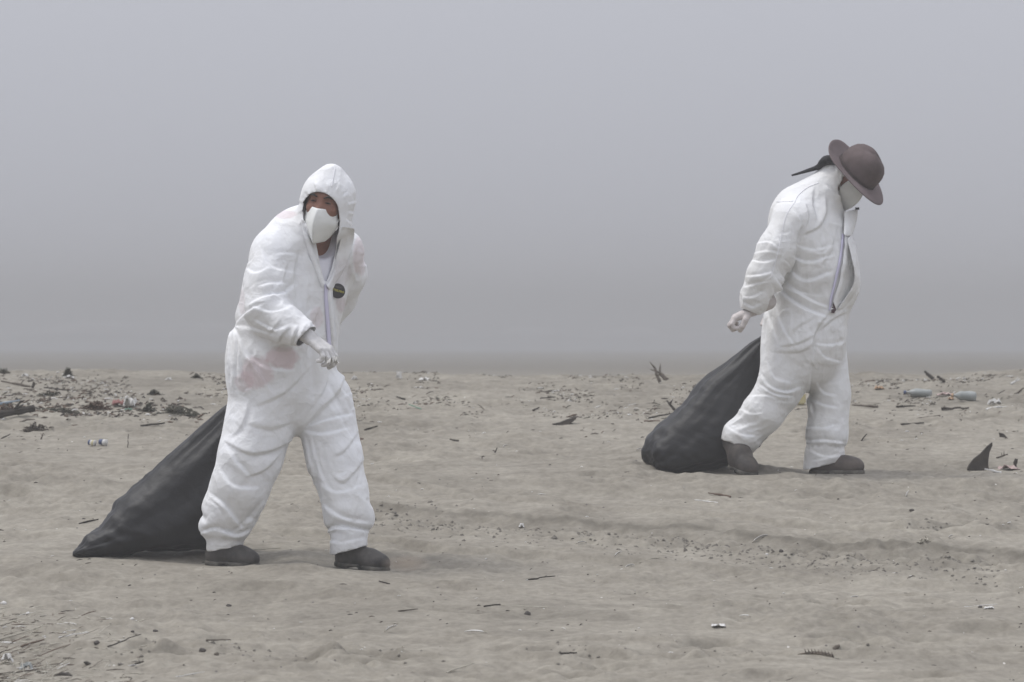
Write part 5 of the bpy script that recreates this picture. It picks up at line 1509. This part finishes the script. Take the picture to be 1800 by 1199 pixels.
weed('dry_tuft', 88, 695, 36, 7, M_KELP, 'flattened dark weed under the long thin branch', 30, 'dry plant')
stick('branch', 0, 773, 17, 764, 1.3, M_WOODD, 'thin twig leaning below the grey hummock tuft', 'twig')
stick('branch', 72, 773, 76, 762, 1.4, M_WOOD, 'short raised twig just in front of the hummock tuft', 'twig', knots=1)
scrap('plastic_scrap', 44, 662, 11, 5, M_BONE, 'small white scrap on the crest beside the broad tuft', 'scrap')
scrap('plastic_scrap', 122, 665, 14, 6, M_BONE, 'white scrap on the crest right in front of the upright tuft', 'scrap')
scrap('plastic_scrap', 296, 668, 10, 5, M_BONE, 'white scrap on the crest behind the wide weed clump', 'scrap')
stick('branch', 138, 922, 172, 918, 1.6, M_WOODD, 'dark twig touching the sloping edge of the first bag', 'twig', knots=1)
pebble('pebble', 147, 914, 7, 4, M_STONE, 'small dark lump beside the twig at the first bag', 'stone')

# --- crest in the middle
scrap('plastic_scrap', 623, 668, 9, 8, M_BONE, 'small white scrap on the crest just past the hooded person', 'scrap')
scrap('plastic_scrap', 701, 667, 9, 12, M_BONE, 'upright white scrap alone on the crest', 'scrap', crump=.7)
scrap('plastic_scrap', 746, 669, 18, 6, M_BONE, 'wide white scrap on the crest beside a grey lump', 'scrap')
pebble('driftwood', 762, 662, 14, 9, M_WOOD, 'rounded grey lump of wood on the crest', 'driftwood')
stick('branch', 718, 686, 752, 685, 1.8, M_WOOD, 'grey branch lying just inside the crest', 'branch')
stick('branch', 697, 699, 712, 703, 2.0, M_WOODD, 'short dark split twig below the grey crest branch', 'twig')
stick('branch', 718, 712, 740, 720, 1.3, M_GREEN, 'thin greenish strip lying across the sand', 'strip')
stick('branch', 1020, 692, 1046, 695, 1.3, M_STRAW, 'pale straight straw behind the curled driftwood', 'straw')
stick('branch', 950, 701, 976, 699, 1.5, M_WOODD, 'thin dark twig behind the curled driftwood', 'twig')
stick('branch', 936, 722, 948, 718, 2.0, M_WOODD, 'short arched dark twig left of the curled driftwood', 'twig')
pebble('husk', 635, 773, 9, 4, M_REDW, 'small orange brown husk right beside the hooded person\'s thigh', 'husk')
stick('branch', 640, 756, 664, 755, 1.6, M_WOODD, 'dark flat twig beside the hooded person\'s thigh', 'twig')
stick('branch', 790, 774, 806, 776, 1.8, M_WOODD, 'dark oblong twig alone on smooth sand behind the track', 'twig')
stick('branch', 870, 796, 874, 788, 1.4, M_WOODD, 'tiny dark hooked twig with a pale chip beside it', 'twig')
feather('feather', 884, 787, 892, 784, 2.5, M_BONE, 'tiny white chip beside the hooked twig', 'chip')
feather('feather', 905, 795, 920, 797, 1.6, M_BONE, 'small white sliver nearer than the hooked twig', 'chip')
feather('feather', 1118, 793, 1130, 790, 2.0, M_BONE, 'white sliver just before the second bag', 'chip')

# --- tyre track and foreground
feather('feather', 1080, 981, 1094, 971, 3.0, M_BONE, 'white folded feather standing on edge in the open sand', 'feather')
feather('feather', 1124, 990, 1162, 988, 1.5, M_STRAW, 'long pale straw just past the folded feather', 'straw')
feather('feather', 1097, 1000, 1116, 999, 3.0, M_BONE, 'ragged white feather under the folded one', 'feather')
feather('feather', 1012, 957, 1030, 954, 2.0, M_BONE, 'dull white feather at the near lip of the track', 'feather')
scrap('feather_tuft', 917, 928, 9, 7, M_BONE, 'tiny white and dark tuft within the track', 'feather', crump=.6)
feather('feather', 1322, 955, 1351, 952, 3.6, M_BONE, 'bright white feather on the scarp of the track', 'feather')
pebble('pebble', 1373, 970, 8, 5, M_STONE, 'dark pebble below the bright feather on the track', 'stone')
pebble('shell', 1348, 976, 6, 4, M_BONE, 'white shell right below the bright track feather', 'shell')
stick('bone', 1246, 871, 1284, 875, 3.0, M_REDW, 'brown tapering stick with pale tip in front of the trailing boot', 'stick', amp=.03, taper=.7)
stick('straw', 1222, 880, 1262, 884, 1.3, M_BONE, 'white knotted straw just under the brown tapering stick', 'straw', knots=1)
feather('feather', 1594, 875, 1599, 862, 2.5, M_BONE, 'upright white feather beyond the leading boot', 'feather')
pebble('pebble', 1603, 898, 9, 4, M_STONE, 'flat dark pebble below the upright white feather', 'stone')
weed('straw_clump', 1625, 953, 26, 12, M_STRAW, 'pale wispy straw clump by the churned sand', 18, 'straw', thick=.0018)
feather('feather', 1668, 947, 1676, 942, 2.5, M_BONE, 'white feather at the edge of the churned sand', 'feather')
stick('straw', 1696, 1067, 1756, 1063, 1.0, M_BONE, 'long thin white straw lying nearly level', 'straw', amp=.015)
scrap('plastic_scrap', 1738, 1070, 16, 5, M_BONE, 'white scrap touching the long level straw', 'scrap')
pebble('pebble', 1723, 1068, 8, 4, M_STONE, 'dark pebble touching the long level straw', 'stone')
feather('dark_feather', 1404, 1152, 1476, 1160, 5.5, varied_mat('brown_feather', (.06, .05, .04), (.16, .13, .10), 20, .85), 'dark barred feather with ragged comb-like edge', 'feather', barbs=True)
slab('husk', [(1460, 1137), (1468, 1130), (1477, 1128), (1476, 1133), (1468, 1138)], .03, M_WOOD, 'small grey curved husk behind the barred feather', 'husk')
stick('branch', 785, 1184, 833, 1167, 1.8, M_STRAW, 'stick half pale and half dark slanting up at the bottom edge', 'stick')
stick('branch', 851, 1067, 880, 1065, 2.2, M_WOODD, 'dark end of the long straw in the front sand', 'stick')
stick('straw', 880, 1065, 962, 1068, 1.0, M_STRAW, 'long pale straw joined to a dark stick', 'straw', amp=.015)
pebble('pebble', 927, 1081, 12, 7, M_STONE, 'dark rounded pebble in front of the long pale straw', 'stone')
feather('feather', 676, 1112, 699, 1101, 3.5, M_BONE, 'bright white feather tilted up in the front sand', 'feather')
feather('feather', 816, 1112, 856, 1114, 2.2, M_BONE, 'thin white feather lying low, right of the tilted one', 'feather')
stick('branch', 666, 1026, 685, 1027, 1.5, M_WOODD, 'short dark twig in front of the leading shoe', 'twig')
stick('branch', 926, 1020, 976, 1014, 1.5, M_WOODD, 'thin crooked dark twig in the middle of the front sand', 'twig', knots=1)
stick('branch', 982, 1150, 1014, 1149, 2.0, M_WOODD, 'dark flat twig near the bottom edge', 'twig')
stick('branch', 700, 1075, 734, 1072, 1.6, M_WOOD, 'low grey twig left of the long pale straw', 'twig')
stick('branch', 740, 969, 742, 969, 1, M_WOODD, 'tiny dark fleck past the leading shoe', 'twig')
stick('straw', 430, 969, 492, 965, 1.2, M_STRAW, 'pale and dark straw between the hooded person\'s shoes', 'straw')
stick('branch', 188, 1136, 247, 1116, 1.3, M_WOODD, 'long dark twig rising from a hollow', 'twig', knots=1)
pebble('pebble', 170, 1132, 11, 6, M_STONE, 'dark pebble at the foot of the long rising twig', 'stone')
slab('husk', [(146, 1158), (152, 1157), (160, 1161), (168, 1166), (160, 1166), (151, 1163)], .035, M_WOODD, 'dark bean-shaped husk at the edge of the straw litter', 'husk')
slab('husk', [(94, 1181), (105, 1177), (117, 1177), (128, 1182), (131, 1188), (122, 1187), (110, 1183)], .07, M_WOODD, 'largest dark husk, in the straw litter at the bottom corner', 'husk')
stick('branch', 228, 1173, 252, 1165, 2.2, M_WOODD, 'dark curved twig in a shallow hollow near the corner litter', 'twig', amp=.09)
pebble('pebble', 273, 1110, 9, 4, M_STONE, 'dark pebble above the end of the long rising twig', 'stone')
pebble('pebble', 402, 1066, 10, 5, M_STONE, 'dark pebble in front of the trailing shoe of the hooded person', 'stone')
pebble('pebble', 233, 1110, 7, 3, M_STONE, 'flat dark pebble between rising twig and pale straw', 'stone')
stick('straw', 104, 1120, 154, 1112, 1.2, M_BONE, 'white straw beside the corner litter heap', 'straw', amp=.03)
stick('straw', -4, 1127, 60, 1106, 2.0, M_STRAW, 'pale thick straw crossing the corner litter', 'straw')
stick('branch', 36, 1138, 76, 1126, 2.2, M_REDW, 'brown stick under the thick pale straw', 'stick')
stick('straw', 62, 1110, 120, 1108, 1.0, M_STRAW, 'thin straw on the upper edge of the corner litter', 'straw')
stick('straw', -4, 1187, 60, 1182, 2.2, M_WOOD, 'grey reed along the bottom of the corner litter', 'reed')
stick('straw', 60, 1176, 104, 1170, 1.2, M_STRAW, 'slender pale reed behind the largest dark husk', 'reed')
scrap('plastic_scrap', 12, 1165, 20, 14, M_BONE, 'crumpled white scrap in the corner litter', 'scrap', crump=.6)
scrap('plastic_scrap', 46, 1178, 22, 12, M_PLAST, 'cloudy plastic scrap behind the grey reed', 'scrap', crump=.6)
pebble('shell', 6, 1062, 12, 6, M_BONE, 'white shell above the corner litter', 'shell')
stick('straw', -4, 1074, 24, 1073, 1.4, M_STRAW, 'pale straw under the white shell', 'straw')
pebble('shell', 49, 1079, 7, 4, M_BONE, 'round white shell past the pale straw', 'shell')
pebble('shell', 232, 1089, 8, 4, M_BONE, 'small white shell alone on smooth sand', 'shell')
stick('straw', 310, 1190, 358, 1188, 1.0, M_BONE, 'white straw at the bottom edge of the beach', 'straw')
stick('straw', 362, 1126, 404, 1126, 1.6, M_WOOD, 'pale and dark reed near the bottom edge', 'reed')
pebble('stone', 356, 1146, 13, 8, M_STONE, 'rough dark stone near the bottom edge', 'stone')
pebble('husk', 380, 1152, 9, 6, M_WOOD, 'grey clod beside the rough dark stone', 'stone')
scrap('bait_scrap', 1263, 1101, 26, 5, M_BONE, 'torn white scrap lying flat in the front sand', 'scrap')
feather('feather', 1300, 1084, 1320, 1086, 1.8, M_BONE, 'narrow white feather with dark tip behind the torn scrap', 'feather')
feather('feather', 1492, 1053, 1512, 1052, 2.0, M_BONE, 'short white straw in the middle of smooth sand', 'straw')
scrap('scrap_held', 591, 641, 13, 9, M_BONE, 'x', 'scrap', crump=.6)

# a pinch of white film held in the gloved hand
hs = bpy.data.objects['scrap_held']; hs.name = 'plastic_film'; hs['label'] = 'white scrap held in the gloved fingers of the hooded person'; hs['category'] = 'scrap'
hp = p1.location + Vector(A(588, 640, -.40)); hs.location = hp

# --- uncountable small stuff: chips, twigs and grains
def litter_mass(name, count, mats, sampler, label, lmin, lmax, rr_, seed):
    r_ = random.Random(seed); V, Fc, MI = [], [], []
    for k in range(count):
        px, py = sampler(r_)
        D = px_to_D(py)+r_.uniform(-.1, .1); x = (px-900)/F_PX*D; s = F_PX/D
        L = (r_.uniform(lmin, lmax)*(1 if r_.random() > .12 else 1.9))/s; an = r_.gauss(0, .9); r = r_.uniform(*rr_)/s
        d = Vector((math.cos(an), math.sin(an), 0))*L/2; z0 = float(height(x, D)); c = Vector((x, D, z0))
        el = r_.random()**4*L*.5
        a = c-d; b2 = c+d; a.z = z0+r*.4; b2.z = z0+r*.4+el; m_ = (a+b2)/2+Vector((0, 0, r*r_.uniform(0, 1.5)))+Vector((0, r_.uniform(-.3, .3)*L, 0))
        v, f_ = tube([a, m_, b2], [r*.6, r, r*.4], 4); o_ = len(V); V += v; Fc += [tuple(i+o_ for i in q) for q in f_]; MI += [r_.choices(range(len(mats)), [q[1] for q in mats])[0]]*len(f_)
    o = mesh_obj(name, V, Fc, None, None, False)
    for q in mats: o.data.materials.append(q[0])
    o.data.polygons.foreach_set('material_index', MI)
    return tag(o, label, None, None, 'stuff')
def _crest(r):
    while True:
        px = r.uniform(-60, 1860); py = 662+abs(r.gauss(0, 42))
        if py < 790 and not (py > 735 and r.random() < .6) and r.random() < .25+1.6*float(perlin(px*.011, py*.05, 3.3))+ (.25 if px > 1500 else 0): return px, py
def _open(r):
    return r.uniform(-60, 1860), r.uniform(760, 1215)
def _corner(r):
    while True:
        px, py = r.uniform(-40, 260), r.uniform(1075, 1215)
        if r.random() < math.exp(-max(0, px-40)/90)*(.4+.6*(py-1075)/120): return px, py
def _track(r):
    px = r.uniform(630, 1760); base = np.interp(px, [640, 800, 1050, 1250, 1450, 1700], [900, 918, 935, 950, 970, 985])
    return px, base+abs(r.gauss(0, 16))
def _leftline(r): return r.uniform(-40, 360), 718+r.gauss(0, 9)
litter_mass('fine_litter', 3600, [(M_WOODD, 1.3), (M_WOOD, 6), (M_STRAW, 2), (M_BONE, 1.1), (M_REDW, 1), (M_KELP, 1.5)], _crest, 'fine twigs and chips strewn along the crest', 2, 10, (.4, 1.2), 1)
litter_mass('fine_litter', 700, [(M_WOODD, 3), (M_WOOD, 3), (M_STRAW, 1.5), (M_BONE, 2)], _open, 'scattered specks of twig and shell on open sand', 2, 8, (.45, 1.1), 2)
litter_mass('straw_litter', 800, [(M_STRAW, 8), (M_WOOD, 3), (M_BONE, 1.5), (M_REDW, 1.5), (M_WOODD, .5)], _corner, 'matted straw and reed litter in the near corner', 8, 34, (.4, 1.1), 3)
litter_mass('fine_litter', 420, [(M_WOODD, 2), (M_REDW, 3), (M_WOOD, 3), (M_BONE, 1)], _leftline, 'litter line of husks and chips beside the log', 4, 16, (.8, 2.0), 4)
M_CLOD = varied_mat('damp_sand_clod', (.11, .10, .085), (.17, .157, .134), 30, .95, .1, .4, 80)
def clods(count, sampler, seed, label, big=1.0):
    r_ = random.Random(seed); V, Fc = [], []
    for k in range(count):
        px, py = sampler(r_); D = px_to_D(py)+r_.uniform(-.06, .06); x = (px-900)/F_PX*D; s = F_PX/D
        w = r_.uniform(1.5, 5)*big/s*(1 if r_.random() > .1 else 1.6); h_ = w*r_.uniform(.25, .55); c = Vector((x, D, float(height(x, D))+h_*.2)); o_ = len(V)
        for (a, b2, cz) in ((1, 0, 0), (.3, .9, .1), (-.8, .6, 0), (-.9, -.5, .1), (.2, -1, 0)):
            V.append(c+Vector((a*w*r_.uniform(.6, 1.1), b2*w*r_.uniform(.6, 1.1), cz*h_-h_*.5)))
        V.append(c+Vector((r_.uniform(-.3, .3)*w, r_.uniform(-.3, .3)*w, h_))); V.append(c+Vector((r_.uniform(-.5, .5)*w, 0, h_*.8)))
        Fc += [(o_+i, o_+(i+1) % 5, o_+5) for i in range(5)]+[(o_, o_+1, o_+6), (o_+3, o_+4, o_+6)]
    return tag(mesh_obj('sand_clods', V, Fc, M_CLOD, None, False), label, None, None, 'stuff')
clods(1100, _track, 5, 'broken clods of damp sand along the track')
def _patch(cs):
    def f(r):
        cx, cy, w, h_ = r.choice(cs); return cx+r.gauss(0, w), cy+r.gauss(0, h_)
    return f
clods(300, _patch([(640, 1160, 50, 8), (1555, 1140, 26, 7), (1250, 1155, 35, 8), (1650, 930, 30, 7), (230, 1150, 40, 8), (1010, 1158, 40, 7), (420, 1145, 40, 8), (720, 905, 50, 6), (1500, 990, 60, 8)]), 6, 'crumbled sand where the surface is disturbed')

# sand kicked up by the leading shoe
pf = spot(722, 1003); bm = bmesh.new(); bmesh.ops.create_icosphere(bm, subdivisions=3, radius=1)
for v in bm.verts: v.co = Vector((v.co.x*.115, v.co.y*.07, v.co.z*.045*(1-.35*v.co.x)))
me = bpy.data.meshes.new('sand_puff'); bm.to_mesh(me); bm.free()
pm = bpy.data.materials.new('sand_puff'); pm.use_nodes = True; nt = pm.node_tree; nt.nodes.clear()
po = N(nt, 'ShaderNodeOutputMaterial'); pv = N(nt, 'ShaderNodeVolumePrincipled'); pv.inputs['Color'].default_value = (.62, .52, .42, 1)
tc = N(nt, 'ShaderNodeTexCoord'); mp = N(nt, 'ShaderNodeMapping'); mp.inputs['Scale'].default_value = (1/.115, 1/.07, 1/.045); nt.links.new(tc.outputs['Object'], mp.inputs['Vector'])
ln = N(nt, 'ShaderNodeVectorMath', operation='LENGTH'); nt.links.new(mp.outputs[0], ln.inputs[0])
mr = N(nt, 'ShaderNodeMapRange'); mr.inputs['From Min'].default_value = 1.0; mr.inputs['From Max'].default_value = .1; mr.inputs['To Max'].default_value = 9.0; nt.links.new(ln.outputs['Value'], mr.inputs['Value'])
nt.links.new(mr.outputs[0], pv.inputs['Density']); nt.links.new(pv.outputs[0], po.inputs['Volume']); me.materials.append(pm)
puff = bpy.data.objects.new('sand_puff', me); COL.objects.link(puff); puff.location = pf+Vector((-.02, 0, .030)); tag(puff, 'small puff of sand kicked up by the leading shoe', None, None, 'stuff')
S.frame_set(1)
print('TOTAL', time.time()-T0)
